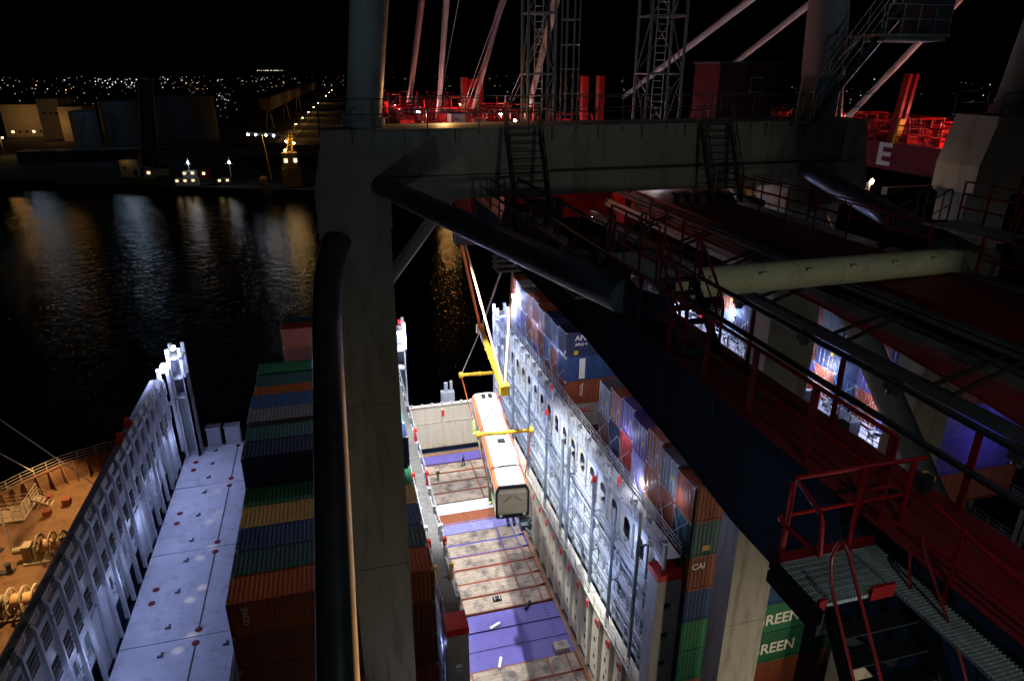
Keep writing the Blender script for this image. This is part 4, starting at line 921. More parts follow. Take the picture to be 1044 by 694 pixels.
# bridge 3 and 4 : tall bridges with plated faces
def tall_bridge(X, far, poles, guides=True, dz=0):
    b = tag(bpy.data.objects.new('lashing_bridge', None)); COL.objects.link(b); b.parent = SH; b.location = Vector((X+.6,63,ZH))-wloc(SH)
    Y0, Y1 = 34.0, far
    plate_with_windows(b,'face_plate',X+.1,.06,Y0,Y1,2.5,-34.4+dz,-31.2+dz,1.25,-33.8+dz,-31.8+dz,M['shipcream'],round_=True)
    mb = MB(); mb.box(X+1.2,X+1.25,Y0,Y1,-52.3,-31.3+dz); mb.build('back_plate', M['shadeback'], b)
    bridge_levels(b,X,X+1.3,Y0,Y1,[q+dz for q in (-30.8,-34.5,-37.2,-39.7,-42.2)],X+.02,SWM)
    mb = MB()
    for h in (.38,.75,1.1): mb.tube((X+1.28,Y0,-30.8+dz+h),(X+1.28,Y1,-30.8+dz+h),.032,6)
    y = Y0
    while y < Y1: mb.tube((X+1.28,y,-30.8+dz),(X+1.28,y,-29.7+dz),.03,5); y += 1.25
    mb.build('handrail', SWM, b)
    bridge_posts(b,(X+.05,),Y0,Y1,2.5,-44,(-29.5+dz,-30.6+dz),SWM,.2)
    # plated storeys with one dark opening per bay, box girders and pipes running along the face
    for (za,zb_) in ((-37.0,-34.95),(-39.5,-37.65),(-42.0,-40.15)):
        plate_with_windows(b,'face_plate',X+.32,.05,Y0,Y1,2.5,za+dz,zb_+dz,1.95,za+.3+dz,zb_-.2+dz,SWM)
    for z in [q+dz for q in (-34.9,-37.6,-40.1)]:
        mb = MB(); mb.box(X-.16,X+.3,Y0,Y1,z-.5,z); mb.build('box_girder', SWM, b)
    pipe_run(b, X-.1, Y0, Y1, [q+dz for q in (-36.0,-41.2)], .07)
    y = Y0+2.5; rnd = random.Random(int(X))
    while y < Y1-2:
        for z in [q+dz for q in (-37.2,-39.7,-42.2)]:
            mb = MB(); mb.tube((X+.1,y-1.2,z),(X+.1,y-.2,z+2.1),.035,5)
            if rnd.random() < .35: mb.cbox((X+.15,y+rnd.uniform(-.8,.8),z+.35),(.3,rnd.uniform(.4,1.0),.7))
            mb.build('lashing_rod', SWM, b)
        y += 2.5
    for k in range(22):
        y = Y0+.6+2.5*k
        if y > Y1-1: break
        mb = MB(); mb.tube((X+.02,y,-30.8+dz),(X+1.25,y+1.4,-30.2+dz),.04,5); mb.tube((X+.3,y+.4,-30.8+dz),(X+.3,y+.4,-29.1+dz),.03,5); mb.cbox((X+.7,y+.9,-30.5+dz),(.5,.35,.5)); mb.build('lashing_gear', M['galv'], b)
        if k % 7 == 3:
            mb = MB(); mb.box(X-.02,X+.22,y-.12,y+.12,-30.0+dz,-29.2+dz); mb.build('post_cap', M['redcap'], b)
    if guides:
        mb = MB(); mb.box(X-.9,X+.0,Y0,Y1,-44.1,-43.95); mb.box(X-.45,X-.4,Y0,Y1,-52.3,-44.11); mb.build('ledge', M['shipcream'], b)
        mb = MB()
        for h in (.4,.75,1.1): mb.tube((X-.85,Y0,-43.95+h),(X-.85,Y1,-43.95+h),.03,6)
        y = Y0
        while y < Y1: mb.tube((X-.85,y,-43.95),(X-.85,y,-42.85),.028,5); y += 1.6
        mb.build('handrail', M['shipcream'], b)
        y = Y0+1.2
        while y < Y1:
            mb = MB(); mb.hexa([(X-.75,y-.16,-52.3),(X-.455,y-.16,-52.3),(X-.455,y+.16,-52.3),(X-.75,y+.16,-52.3)],[(X-.85,y-.3,-44.12),(X-.455,y-.3,-44.12),(X-.455,y+.3,-44.12),(X-.85,y+.3,-44.12)])
            g = mb.build('cell_guide', M['shipcream'], b)
            for q in range(7):
                mb = MB(); mb.cbox((X-.46,y+.95+.35*(q%2),-51.2+q*1.0),(.04,.22,.5)); mb.build('slot_shade_block', M['black'], g)  # solid black blocks stand in for the shade inside small holes
            mb = MB(); mb.cbox((X-.9,y,-45.0),(.12,.34,.7)); mb.build('guide_tip', M['redcap'], g)
            y += 2.45
    for (yy, zt_, cap) in poles:
        mb = MB(); mb.tube((X-.7,yy,-44.0),(X-.7,yy,zt_),.16,10); mb.bar((X-.7,yy,zt_-3),(X,yy,zt_-3),.1,.1); mb.bar((X-.7,yy,zt_-7),(X,yy,zt_-7),.1,.1); p = mb.build('pole', M['galv'], b)
        if cap: mb = MB(); mb.tube((X-.7,yy,zt_),(X-.7,yy,zt_+.45),.2,10); mb.build('pole_cap', M['redcap'], p)
    end_plate(b,X-.55 if guides else X,X+1.3,-52.3,-31.7+dz,(-34.6+dz,-37.3+dz,-40.0+dz))
    for k in range(6): deck_light(b,(X+.1,38+9*k,-34.7+dz),E_white,.14)
    return b
b3 = tall_bridge(19.9, 84, [(36.6,-29.2,0),(41,-32.0,0),(45.3,-32.2,1),(51.6,-32.4,0),(53.4,-32.6,0),(58.5,-32.6,1),(65,-33,0),(72,-33,0),(79,-33,0)], dz=-.7)
light_tower(b3,21.2,22.8,88.2,90.2,-52,-31.2)
deck_light(b3,(23.2,87.8,-31.0),E_white,.34); deck_light(b3,(24.9,87.2,-31.7),E_blue,.5); deck_light(b3,(21.2,79.2,-26.6),E_blue,.3)
b4 = tall_bridge(36.2, 84, [(40,-24,1),(47,-24,1),(55,-24,0)], False, 5.6)
for yy in (36.0,37.2,41.5,44.0,46.4):
    mb = MB(); mb.box(35.2,36.15,yy,yy+.9,-25.15,-24.0); mb.tube((35.3,yy+.2,-24),(35.3,yy+.2,-23.1),.05,6); mb.build('lashing_bin', M['darksteel'], b4)
bx = tag(bpy.data.objects.new('lashing_bridge', None)); COL.objects.link(bx); bx.parent = SH; bx.location = Vector((53,63,ZH))-wloc(SH)
bridge_levels(bx,52.5,53.6,34.2,84,(-28.9,-33,-37,-41),52.55,SWM); bridge_posts(bx,(52.6,53.5),34.2,84,5,-52.3,(-28,),SWM)
mb = MB(); mb.box(6.1,19.4,34.2,88.2,-53.3,-53.25); mb.box(18.9,19.4,34.2,88.1,-53.2,-52.6); mb.build('bay_floor', M['deckred'], t)
# far end wall of the open bay
mb = MB(); mb.box(6.3,19.4,88.2,88.6,-52.39,-45.5); mb.box(6.3,19.4,88.1,88.7,-45.498,-45.35); fw = mb.build('end_wall', M['shipcream'], t)
for k in range(9): mb = MB(); mb.tube((7+1.45*k,88.4,-45.34),(7+1.45*k,88.4,-45.1),.2,10); mb.build('roller', M['shipwhite'], fw)
mb = MB(); mb.box(12.7,13.0,88.0,88.19,-52,-46); mb.build('draught_post', M['shipcream'], fw)
mb = MB(); mb.box(12.65,13.05,87.95,88.0,-47.2,-46.2); mb.build('extinguisher_box', M['redcap'], fw)
mb = MB(); mb.box(6.3,19.4,88.15,88.19,-48.2,-48.1); mb.build('stringer', M['shipcream'], fw)
mb = MB(); mb.box(13.2,15.2,91.2,92.2,-50.5,-45.0); mb.tube((14.0,91.7,-45),(14.0,91.7,-43.6),.3,10); mb.tube((14.8,91.7,-45),(14.8,91.7,-43.4),.22,10); mb.build('vent_house', SWM, t)

# ------------------------------------------------------------------ containers
CL, CW = 12.19, 2.40
def container_meshes(H):
    L, W = CL, CW
    def wave(a, b, z0, z1, fn, per=.278, dep=.042):
        p = []; x = a
        while x < b-per*.6:
            p += [(x,0),(x+per*.3,0),(x+per*.45,dep),(x+per*.8,dep)]; x += per
        p.append((b,0)); return p
    shell = MB()
    px = wave(.12,L-.12,0,0,None); n = len(px)
    for s in (-1,1):
        yy = s*(W/2-.03)
        shell.add([(x,yy-s*d,.14) for x,d in px]+[(x,yy-s*d,H-.1) for x,d in px],[(i,i+1,n+i+1,n+i) if s<0 else (i+1,i,n+i,n+i+1) for i in range(n-1)])
    pr = wave(.12,L-.12,0,0,None,.278,.02)
    shell.add([(x,-W/2+.06,H-.02-d) for x,d in pr]+[(x,W/2-.06,H-.02-d) for x,d in pr],[(i,i+1,n+i+1,n+i) for i in range(n-1)])
    pe = wave(-W/2+.12,W/2-.12,0,0,None,.25,.045); m = len(pe)
    shell.add([(.03+d,y,.14) for y,d in pe]+[(.03+d,y,H-.1) for y,d in pe],[(i+1,i,m+i,m+i+1) for i in range(m-1)])
    shell.box(.12,L-.12,-W/2+.1,W/2-.1,.1,.14)
    sm = shell.mesh('container_shell', M['white'])
    fr = MB()
    for x in (0,L-.14):
        for y in (-W/2,W/2-.14): fr.box(x,x+.14,y,y+.14,.12,H-.12)
        fr.box(x+.01,x+.13,-W/2+.14,W/2-.14,0.0,.14); fr.box(x+.01,x+.13,-W/2+.14,W/2-.14,H-.11,H-.005)
    for y in (-W/2,W/2-.1):
        fr.box(.18,L-.18,y+.005,y+.095,0.01,.15); fr.box(.18,L-.18,y+.005,y+.095,H-.1,H-.008)
    fr.mi = 1
    for x in (-.005,L-.175):
        for y in (-W/2-.005,W/2-.165):
            for z in (0,H-.12): fr.box(x,x+.18,y,y+.17,z,z+.12)
    fm = fr.mesh('corner_frame',[M['white'],M['galv']])
    dm = []
    for s in (-1,1):
        d = MB(); a, b = (-W/2+.15,-.01) if s < 0 else (.01,W/2-.15)
        d.box(L-.09,L-.05,a,b,.16,H-.12)
        for k in range(4):
            z = .3+k*(H-.6)/4; d.box(L-.05,L-.035,a+.08,b-.08,z,z+(H-.6)/4-.12)
        d.mi = 1
        for f in (.28,.74):
            y = a+(b-a)*f; d.tube((L-.01,y,.1),(L-.01,y,H-.08),.022,6); d.box(L-.04,L+.01,y-.05,y+.05,1.0,1.12)
        d.mi = 2
        if s > 0: d.box(L-.034,L-.028,a+.35,a+.6,1.2,1.55)
        else: d.box(L-.034,L-.028,b-.4,b-.2,.5,.7)
        dm.append(d.mesh('door',[M['white'],M['galv'],M['yellow']]))
    return sm, fm, dm
CMESH = {h: container_meshes(h) for h in (2.59,2.74,2.9,2.95)}
def container(x, y, z, H, colr, label, group, flip=False, detail=True):
    """x,y: west end and centre line, z: underside"""
    sm, fm, dm = CMESH[H]; m = CM[colr]
    o = bpy.data.objects.new('shipping_container', sm); COL.objects.link(o)
    o.location = (x,y,z) if not flip else (x+CL,y,z); o.rotation_euler = (0,0,math.pi if flip else 0)
    o.material_slots[0].link = 'OBJECT'; o.material_slots[0].material = m
    tag(o, label, 'container', group)
    if detail:
        inst(fm,'corner_frame',o,(0,0,0),mats=[m])
        for d in dm: inst(d,'door',o,(0,0,0),mats=[m])
    return o
def ctext(o, s, x, z, size, m, sx=1.0, vertical=False, y_face=-CW/2+.024):
    """lettering on the quay-side face (local coordinates of an unflipped box)"""
    tx = text('lettering', s, m, None, (0,0,0), (R(90),0,0) if not vertical else (R(90),R(90),0), size, sx, .006, size*.02)
    tx.parent = o; tx.location = (x, y_face, z) ; return tx
CN = {'orange':'orange','rust':'rust red','brown':'dark brown','teal':'dark teal','blue':'blue','navy':'navy blue','yellow':'mustard yellow','green':'green','palegreen':'pale green','purple':'purple blue','red':'crimson red','lilac':'lilac','white':'off white','grey':'light grey','slate':'slate grey'}
ORD = 'first second third fourth fifth sixth seventh eighth ninth tenth eleventh twelfth thirteenth fourteenth fifteenth sixteenth seventeenth eighteenth'.split()
def row_y(r): return 35.25+2.45*r
# left stack, X -8.2 .. 4.0
LX = -8.2
GL = 'containers in the stack left of the portal leg'
face = ['orange','brown','brown','rust','brown','rust','navy','brown']
for k in range(8):
    H = 2.59; z = -28.85-H*(k+1)
    o = container(LX, row_y(0), z, H, face[k], '%s container on the quay face of the left stack, %s tier down'%(CN[face[k]],ORD[k]), GL)
    if k == 0: ctext(o,'SEACO',.95,2.25,.5,M['letter'],.85,True)
tops = [('teal',-28.85),('blue',-28.85),('yellow',-28.85),('green',-28.85),('navy',-26.26),('teal',-26.26),('slate',-25.9),('blue',-25.9),('orange',-26.2),('teal',-26.2),('green',-26.0)]
low = ['brown','teal','rust','brown','navy','purple','orange','rust','purple','slate','palegreen']
for i,(c,zt_) in enumerate(tops):
    r = i+1
    container(LX, row_y(r), zt_-2.59, 2.59, c, '%s container on top of the left stack, %s row back'%(CN[c],ORD[r]), GL, r%2==0)
    container(LX, row_y(r), zt_-5.185, 2.59, low[i], '%s container one below the top of the left stack, %s row back'%(CN[low[i]],ORD[r]), GL)
for j,(r,c2) in enumerate(((12,('slate','brown')),(13,('navy','teal')))):
    for k,c in enumerate(c2): container(LX, row_y(r), -28.85-2.59*(k+1), 2.59, c, '%s container at the seaward end of the left stack, %s row, %s tier'%(CN[c],ORD[r],ORD[k]), GL)
for j,cs in enumerate((('rust','brown','navy'),('teal','slate'),)):
    for k,c in enumerate(cs):
        container(LX, 91.3+2.45*j-1.2, -31.9-2.74*(k+1)+ (0 if j==0 else 0), 2.74, c, '%s container past the left stack by the far rail, %s row, %s tier'%(CN[c],ORD[j],ORD[k]), 'containers on the far side of the ship')
# right stack near block, X 21.7 ..
RX = 21.75
GR = 'containers in the stack right of the tall lashing bridge'
nb = [(-26.0,['rust','teal','rust','blue','green','green','rust','brown'],2.95),
      (-25.7,['slate','rust','brown','rust','navy'],2.9),
      (-25.3,['orange','rust','white','rust','brown'],2.9),
      (-25.7,['purple','lilac','white','slate','rust'],2.9),
      (-25.1,['purple','red','lilac','purple','navy'],2.9),
      (-25.3,['orange','navy','purple','rust','blue'],2.9),
      (-25.8,['slate','brown','white','brown','navy'],2.9)]
for r,(zt_,cs,H) in enumerate(nb):
    for k,c in enumerate(cs):
        z = zt_-H*(k+1)
        pos = 'on the quay face of the right stack, %s tier down'%ORD[k] if r == 0 else 'in the right stack, %s row back, %s tier down'%(ORD[r],ORD[k])
        o = container(RX, row_y(r), z, H, c, '%s container %s'%(CN[c],pos), GR, (r*3+k)%3 != 1 and r != 0)
        if r == 0: o.scale = (1.13,1,1)
        if r == 0 and k == 2: ctext(o,'CAI',.45,2.1,.72,M['letter'],.78)
        if r == 0 and k in (4,5): ctext(o,'EVERGREEN',3.2,1.35,1.45,M['letter'],.80)
        if r == 0 and k == 1:
            mb = MB(); mb.box(1.0,1.5,-CW/2+.005,-CW/2+.024,.5,.95); q = mb.build('placard', M['yellow']); q.parent = o; q.location = (0,0,0)
# right stack far block
GF = 'containers in the taller block farther along the right stack'
fb_ = [['navy','blue','rust','grey','brown','navy'],['blue','brown','rust','slate'],['navy','blue','brown','rust'],['rust','brown','blue','navy'],['brown','rust','purple','navy'],['rust','brown','blue','brown'],['slate','purple','lilac','navy'],['white','lilac','purple','rust'],['rust','white','white','navy']]
for r,cs in enumerate(fb_):
    H = 2.74
    for k,c in enumerate(cs):
        z = -24.75-(.0,.25,.1,.3,.0,.2,.35,.1,.0)[r]-H*(k+1); y = 61.7+2.45*r
        lab = '%s container on the near face of the taller block, %s tier down'%(CN[c],ORD[k]) if r == 0 else '%s container in the taller block, %s row back, %s tier down'%(CN[c],ORD[r],ORD[k])
        o = container(RX, y, z, H, c, lab, GF, (r+k)%2 == 1 and r > 0)
        if r == 0 and k == 0:
            ctext(o,'APL',1.0,2.05,.8,M['letter'],1.0); ctext(o,'APLU 4',1.0,1.35,.42,M['letter'],1.0)
            mb = MB(); mb.box(.9,1.35,-CW/2+.005,-CW/2+.024,.25,.7); q = mb.build('placard', M['yellow']); q.parent = o; q.location = (0,0,0)
        if r == 0 and k == 1:
            mb = MB(); mb.box(1.55,2.2,-CW/2+.005,-CW/2+.02,.2,2.5); q = mb.build('placard', M['letter']); q.parent = o; q.location = (0,0,0)
            ctext(o,'HANJIN',1.87,2.4,.5,M['letter_red'],.85,True,-CW/2+.012)
        if r == 0 and k == 2: ctext(o,'TRITON',1.85,2.4,.5,M['letter'],.8,True)
        if r == 0 and k == 3: ctext(o,'OOCL',.9,1.9,.75,M['letter_red'],1.1)
# stack behind bridge 4, seen through the gap between the girders
GG = 'containers seen through the gap between the girders'
sx = 37.9
rnd = random.Random(21)
pal = ['navy','blue','brown','rust','navy','purple','slate','blue','rust']
for r in range(10):
    for k in range(4 if r else 5):
        c = 'purple' if (r == 0 and k in (2,3)) else pal[(r*2+k*3)%9]; z = -16.9-2.9*(k+1)
        container(sx, row_y(r), z, 2.9, c, '%s container seen between the girders, %s row back, %s tier down'%(CN[c],ORD[r],ORD[k]), GG, (r+k)%2 == 0)
for r in range(6):
    for k in range(2):
        c = pal[(r*4+k*5+2)%9]; container(54.2, row_y(r), -21-2.9*(k+1), 2.9, c, '%s container in the farthest right stack, %s row, %s tier down'%(CN[c],ORD[r],ORD[k]), 'containers in the farthest right stack')
# lashing rods crossing the container ends are part of the tall bridges
for (X, par, rows, zt_) in ((21.6,b3,range(0,7),-31.4),(21.6,b3,range(11,19),-30.2),(37.75,b4,range(0,9),-26.2)):
    for r in rows:
        y = row_y(r) if r < 10 else 61.7+2.45*(r-11)
        for s in (-1,1):
            mb = MB(); mb.tube((X-.35,y-s*1.1,-31.4 if X < 30 else -25),(X,y+s*1.1,-22.8 if X > 30 else -28.8),.028,5); mb.build('lashing_rod', M['galv'], par)

# ------------------------------------------------------------------ flat racks in the open bay
def local(name, mb, m, par, loc=(0,0,0), rot=(0,0,0)):
    o = bpy.data.objects.new(name, mb.mesh(name, m)); COL.objects.link(o); o.parent = par; o.location = loc; o.rotation_euler = rot; return o
ZR = -52.3
racks = [(84.6,'purple','plain'),(82.1,'rust','wood'),(79.7,'brown','wood'),(77.3,'rust','wood'),(74.9,'brown','wood'),(72.5,'white','plain'),(70.2,'orange','plain'),(68.3,'lilac','plain'),
         (66.2,'purple','wood'),(64.0,'purple','wood'),(61.8,'rust','wood'),(59.5,'rust','wood'),(57.3,'rust','wood'),(55.0,'rust','wood'),(52.5,'purple','plain'),(50.1,'purple','plain'),(47.8,'purple','plain'),
         (45.6,'rust','wood'),(43.3,'rust','wood'),(41.0,'brown','wood'),(38.7,'rust','wood'),(36.3,'brown','wood')]
x0, x1 = 6.6, 18.8; Lr = x1-x0
for i,(yc,c,kind) in enumerate(racks):
    w = (racks[i-1][0]-yc-.09) if i and kind == 'wood' and i not in (1,8,17) else 2.2
    w = min(2.32, max(2.1, w))
    what = {'plain':'smooth %s flat rack'%CN[c],'wood':'timber decked %s flat rack'%CN[c]}[kind]
    r = thing('flat_rack', (x0,yc,ZR-.9), '%s, %s from the quay in the open bay'%(what,ORD[21-i] if 21-i < 18 else 'eighteenth nineteenth twentieth twenty-first twenty-second'.split()[21-i-17]), 'flat rack', 'flat racks stowed in the open bay')
    mb = MB(); m = CM[c] if not (c == 'purple' and kind == 'plain') else M['purple']
    h = w/2
    mb.box(0,Lr,-h,-h+.12,0,.9); mb.box(0,Lr,h-.12,h,0,.9); mb.box(0,.2,-h+.12,h-.12,0,.9); mb.box(Lr-.2,Lr,-h+.12,h-.12,0,.9)
    local('frame', mb, m, r)
    if kind == 'plain':
        mb = MB(); mb.box(.2,Lr-.2,-h+.12,h-.12,.3,.88)
        for k in range(3): mb.box(1.6+4.2*k,1.68+4.2*k,-h+.13,h-.13,.881,.9)
        for k in range(5): mb.cbox((Lr-1.2,-h+.4+.4*k,.9),(.4,.08,.04))
        local('deck', mb, m, r)
    else:
        for (a,b) in ((.24,1.75),(1.95,Lr-3.1),(Lr-2.9,Lr-1.15),(Lr-1.0,Lr-.24)):
            mb = MB(); mb.box(a,b,-h+.13,h-.13,.3,.905); local('timber_deck', mb, M['wood'], r)
        for a in (1.8,Lr-3.05,Lr-1.12):
            mb = MB(); mb.box(a-.04,a+.06,-h+.12,h-.12,.3,.95); mb.box(a+.061,a+.18,-h+.12,h-.12,.3,.9); local('cross_member', mb, m, r)
        for a in (.02,Lr-.7):
            mb = MB(); mb.box(a,a+.68,-h,-h+.1,.902,1.04); local('corner_casting', mb, m, r)
for (x,y,d,lab) in ((17.5,47.3,(1.5,1.0,.5),'pale timber crate resting on the rack end beside the cream bay wall'),(13.0,55.2,(.9,.5,.35),'dark bundle of chain gear lying on the timber racks')):
    q = thing('crate', (x,y,ZR+.01), lab, 'crate'); mb = MB(); mb.box(-d[0]/2,d[0]/2,-d[1]/2,d[1]/2,.06,d[2])
    for s in (-.4,0,.4): mb.box(-d[0]/2,d[0]/2,s*d[1]-.05,s*d[1]+.05,0,.059)
    local('box', mb, M['wood'] if d[0] > 1 else M['rubber'], q); mb = MB()
    for s in (-.3,.3): mb.box(s*d[0]-.04,s*d[0]+.04,-d[1]/2-.01,d[1]/2+.01,.06,d[2]+.012)
    local('strap', mb, M['galv'], q)
for (x,y,a,lab) in ((11.9,51.6,.4,'pale dunnage roll lying across the far purple deck'),(11.3,47.0,1.2,'pale dunnage roll lying on the near purple deck'),(15.9,53.5,.9,'short dark dunnage roll by the edge of the purple decks')):
    mb = MB(); mb.tube((-.6,0,.17),(.6,0,.17),.16,12); mb.tube((-.62,0,.17),(.62,0,.17),.06,8); o = local('dunnage_roll', mb, M['white'] if 'pale' in lab else M['rubber'], None, (x,y,ZR+.01), (0,0,a)); tag(o, lab, 'roll')

# ------------------------------------------------------------------ the hanging rail car, its lifting frame and slings
rz = -math.atan2(1.62,17.67)
BL, BH = 17.6, 3.05
car = thing('rail_car', (12.24,45.98,-34.9), 'white rail car with orange roof edges and dark framed end hanging over the open bay', 'rail car', None, rz)
prof = [(-1.38,0),(-1.40,2.35),(-1.3,2.75),(-1.0,3.0),(0,3.07),(1.0,3.0),(1.3,2.75),(1.40,2.35),(1.38,0)]
mb = MB(); mb.prism(prof, lambda u,v,q:(u,.12+q*(BL-.12),v),0,1); body = local('body', mb, M['white'], car)
om = mat('orange_stripe_paint',(.72,.15,.06),.4,var=.06)
for s in (-1,1):
    mb = MB(); P = [(1.405,2.5),(1.31,2.77),(1.1,2.965)]; Q = [(1.42,2.5),(1.33,2.785),(1.11,2.985)]
    mb.prism([(s*a,b) for a,b in P+Q[::-1]], lambda u,v,q:(u,.15+q*(BL-.4),v),0,1); local('roof_edge_stripe', mb, om, car)
    mb = MB(); mb.box(min(s*1.395,s*1.412),max(s*1.395,s*1.412),.5,BL-.5,1.05,2.05); wb = local('window_band', mb, M['glass'], car)
    mb = MB()
    for k in range(9): mb.box(min(s*1.39,s*1.418),max(s*1.39,s*1.418),.5+k*2.0,.62+k*2.0,1.04,2.06)
    local('window_pillar', mb, M['white'], car)
    for yy in (4.2,12.2):
        mb = MB(); mb.box(min(s*1.39,s*1.42),max(s*1.39,s*1.42),yy,yy+1.4,.12,2.12); d = local('door', mb, M['galv'], car)
        mb = MB(); mb.box(min(s*1.4,s*1.426),max(s*1.4,s*1.426),yy+.15,yy+1.25,1.05,2.0); local('door_window', mb, M['glass'], d)
    mb = MB(); mb.box(min(s*1.385,s*1.408),max(s*1.385,s*1.408),.2,BL-.2,.05,.5); local('skirt_stripe', mb, M['yellow_green'] if 'yellow_green' in M else mat('skirt_paint',(.45,.5,.2),.5), car)
gm = mat('roof_grey_paint',(.5,.5,.49),.5,var=.25,scale=1.2)
mb = MB(); mb.box(-.7,.7,8.0,14.2,3.052,3.09); local('roof_mat', mb, gm, car)
mb = MB()
for yy in (2.9,6.3,15.0): mb.box(-.75,.75,yy,yy+.09,3.06,3.1)
mb.box(-1.05,1.05,4.6,4.65,3.03,3.085)
local('roof_rib', mb, M['rubber'], car)
mb = MB()
for xx in (-.5,.2):
    for yy in (16.2,16.55,16.9): mb.box(xx,xx+.45,yy,yy+.2,3.062,3.16)
mb.box(-.2,.5,6.9,7.5,3.062,3.2); local('roof_equipment', mb, M['rubber'], car)
# dark framed end with pale covered windscreen
mb = MB(); inn = [(-1.24,.28),(-1.26,2.4),(-1.1,2.78),(1.1,2.78),(1.26,2.4),(1.24,.28)]; out = [(-1.41,.0),(-1.43,2.42),(-1.15,3.05),(1.15,3.05),(1.43,2.42),(1.41,.0)]
for q0, q1 in ((-.06,.14),):
    n = 6; vs = [(u,q0,v) for u,v in out]+[(u,q0,v) for u,v in inn]+[(u,q1,v) for u,v in out]
    mb.add(vs, [(k,(k+1)%n,n+(k+1)%n,n+k) for k in range(n)]+[(k,2*n+k,2*n+(k+1)%n,(k+1)%n) for k in range(n)])
fr_ = local('end_frame', mb, M['rubber'], car)
mb = MB(); mb.prism(inn, lambda u,v,q:(u,-.02+q*.1,v),0,1); ws = local('windscreen_cover', mb, M['blind'], car)
mb = MB(); mb.box(-1.1,1.1,-.05,-.021,2.3,2.5); local('destination_panel', mb, M['shipcream'], car)
mb = MB(); mb.bar((-.1,-.07,2.1),(-.75,-.07,1.5),.03,.03); mb.bar((.1,-.07,2.1),(.75,-.07,1.5),.03,.03); local('wiper', mb, M['rubber'], car)
for s in (-1,1):
    mb = MB(); mb.tube((s*1.0,-.1,.18),(s*1.0,-.05,.18),.13,12); local('headlight', mb, M['letter'], car)
mb = MB(); mb.box(-1.3,1.3,.2,BL-.2,-.3,0); local('underframe', mb, M['darksteel'], car)
for yy in (2.6,14.6):
    mb = MB(); mb.box(-1.0,1.0,yy-1.5,yy+1.5,-.75,-.3); bg = local('bogie', mb, M['darksteel'], car)
    for s in (-1,1):
        for o_ in (-.95,.95):
            mb = MB(); mb.tube((s*.68,yy+o_,-.75),(s*.82,yy+o_,-.75),.42,18); mb.tube((s*.6,yy+o_,-.75),(s*.68,yy+o_,-.75),.47,18); local('wheel', mb, M['galv'], bg)
mb = MB(); mb.box(.6,1.5,-.9,.3,-.9,-.4); mb.tube((.9,-1.0,-.6),(1.3,-1.4,-.9),.12,8); mb.tube((1.2,-.7,-.4),(1.5,-.9,.2),.09,8); mb.box(-.5,-.3,-.5,.2,-.7,-.3); mb.box(.0,.2,-.5,.2,-.7,-.3); local('coupler', mb, M['darksteel'], car)
lug = mat('lifting_lug_paint',(.62,.66,.2),.5)
for s in (-1,1):
    for yy in (3.0,15.4):
        mb = MB(); mb.box(min(s*1.43,s*1.62),max(s*1.43,s*1.62),yy-.15,yy+.15,-.35,1.0); mb.box(min(s*1.2,s*1.62),max(s*1.2,s*1.62),yy-.4,yy+.4,-.45,-.31); local('lifting_lug', mb, lug, car)
def carw(x, y, z):
    c, s = math.cos(rz), math.sin(rz); return (12.24+x*c-y*s, 45.98+x*s+y*c, -34.9+z)
sp = thing('lifting_frame', (12.62,55,-24), 'yellow lifting frame of one long beam and two crossbars above the rail car', 'lifting frame')
fa, ne = (13.16,61.8,-24.0), (12.1,48.4,-24.0)
mb = MB(); mb.bar(fa, ne, .42, .52)
for k in range(7):
    p = dirp(fa, ne, .03+.155*k); mb.cbox(p,(.5,.22,.6))
mb.build('main_beam', M['yellow'], sp)
mb = MB(); mb.cbox((ne[0],ne[1]-.3,ne[2]),(.75,.8,.85)); mb.build('end_block', M['yellow'], sp)
mb = MB(); mb.cbox((fa[0],fa[1]+.3,fa[2]),(.7,.6,.8)); mb.build('end_block', M['yellow'], sp)
cl = [((10.96,61.35,-28.5),(14.8,61.05,-28.5)),((10.1,49.15,-28.5),(14.6,48.75,-28.5))]
for a, b in cl:
    mb = MB(); mb.tube(a, b, .17, 12)
    for p in (a,b): mb.tube((p[0]-.18,p[1],p[2]),(p[0]+.18,p[1],p[2]),.3,12)
    mb.tube(dirp(a,b,.48),dirp(a,b,.52),.24,12)
    mb.build('crossbar', M['yellow'], sp)
rope_i = 0
def sling(pa, pb, m, r, label, group='slings and ropes of the lift'):
    mb = MB(); mid = Vector(pa).lerp(Vector(pb), .5)
    mb.tube(pa, pb, r, 8)
    o = mb.build('sling', m, None, loc=pa); tag(o, label, 'sling', group)
A_, B_ = (9.9,54,-12.7), (14.4,54,-15.2)
sling(A_, fa, M['orange_sling'], .13, 'thick orange sling from the headblock to the far end of the yellow beam')
sling((A_[0]+.25,54,-12.7), (ne[0],ne[1]+.1,ne[2]+.3), M['tan_sling'], .1, 'tan sling from the left headblock corner to the near end of the yellow beam')
sling(B_, (ne[0]+.15,ne[1],ne[2]+.3), M['tan_sling'], .11, 'pale tan sling from the right headblock corner to the near beam end')
sling((B_[0]-.8,54,-15.2), (fa[0]+.1,fa[1],fa[2]+.3), M['stay'], .09, 'dim rose sling from the right headblock corner to the far beam end')
for (a,b), e, nm in ((cl[0],fa,'far'),(cl[1],ne,'near')):
    sling(e, a, M['wire'], .045, 'thin wire rope from the %s beam end to the left end of the %s crossbar'%(nm,nm))
    sling(e, b, M['wire'], .045, 'thin wire rope from the %s beam end to the right end of the %s crossbar'%(nm,nm))
for (p, q, nm) in ((cl[0][0],carw(-1.55,15.4,.9),'left far'),(cl[0][1],carw(1.55,15.4,.9),'right far'),(cl[1][0],carw(-1.55,3.0,.9),'left near'),(cl[1][1],carw(1.55,3.0,.9),'right near')):
    sling(p, q, M['orange_sling'], .05, 'thin red orange sling at the %s lug of the hanging rail car'%nm)

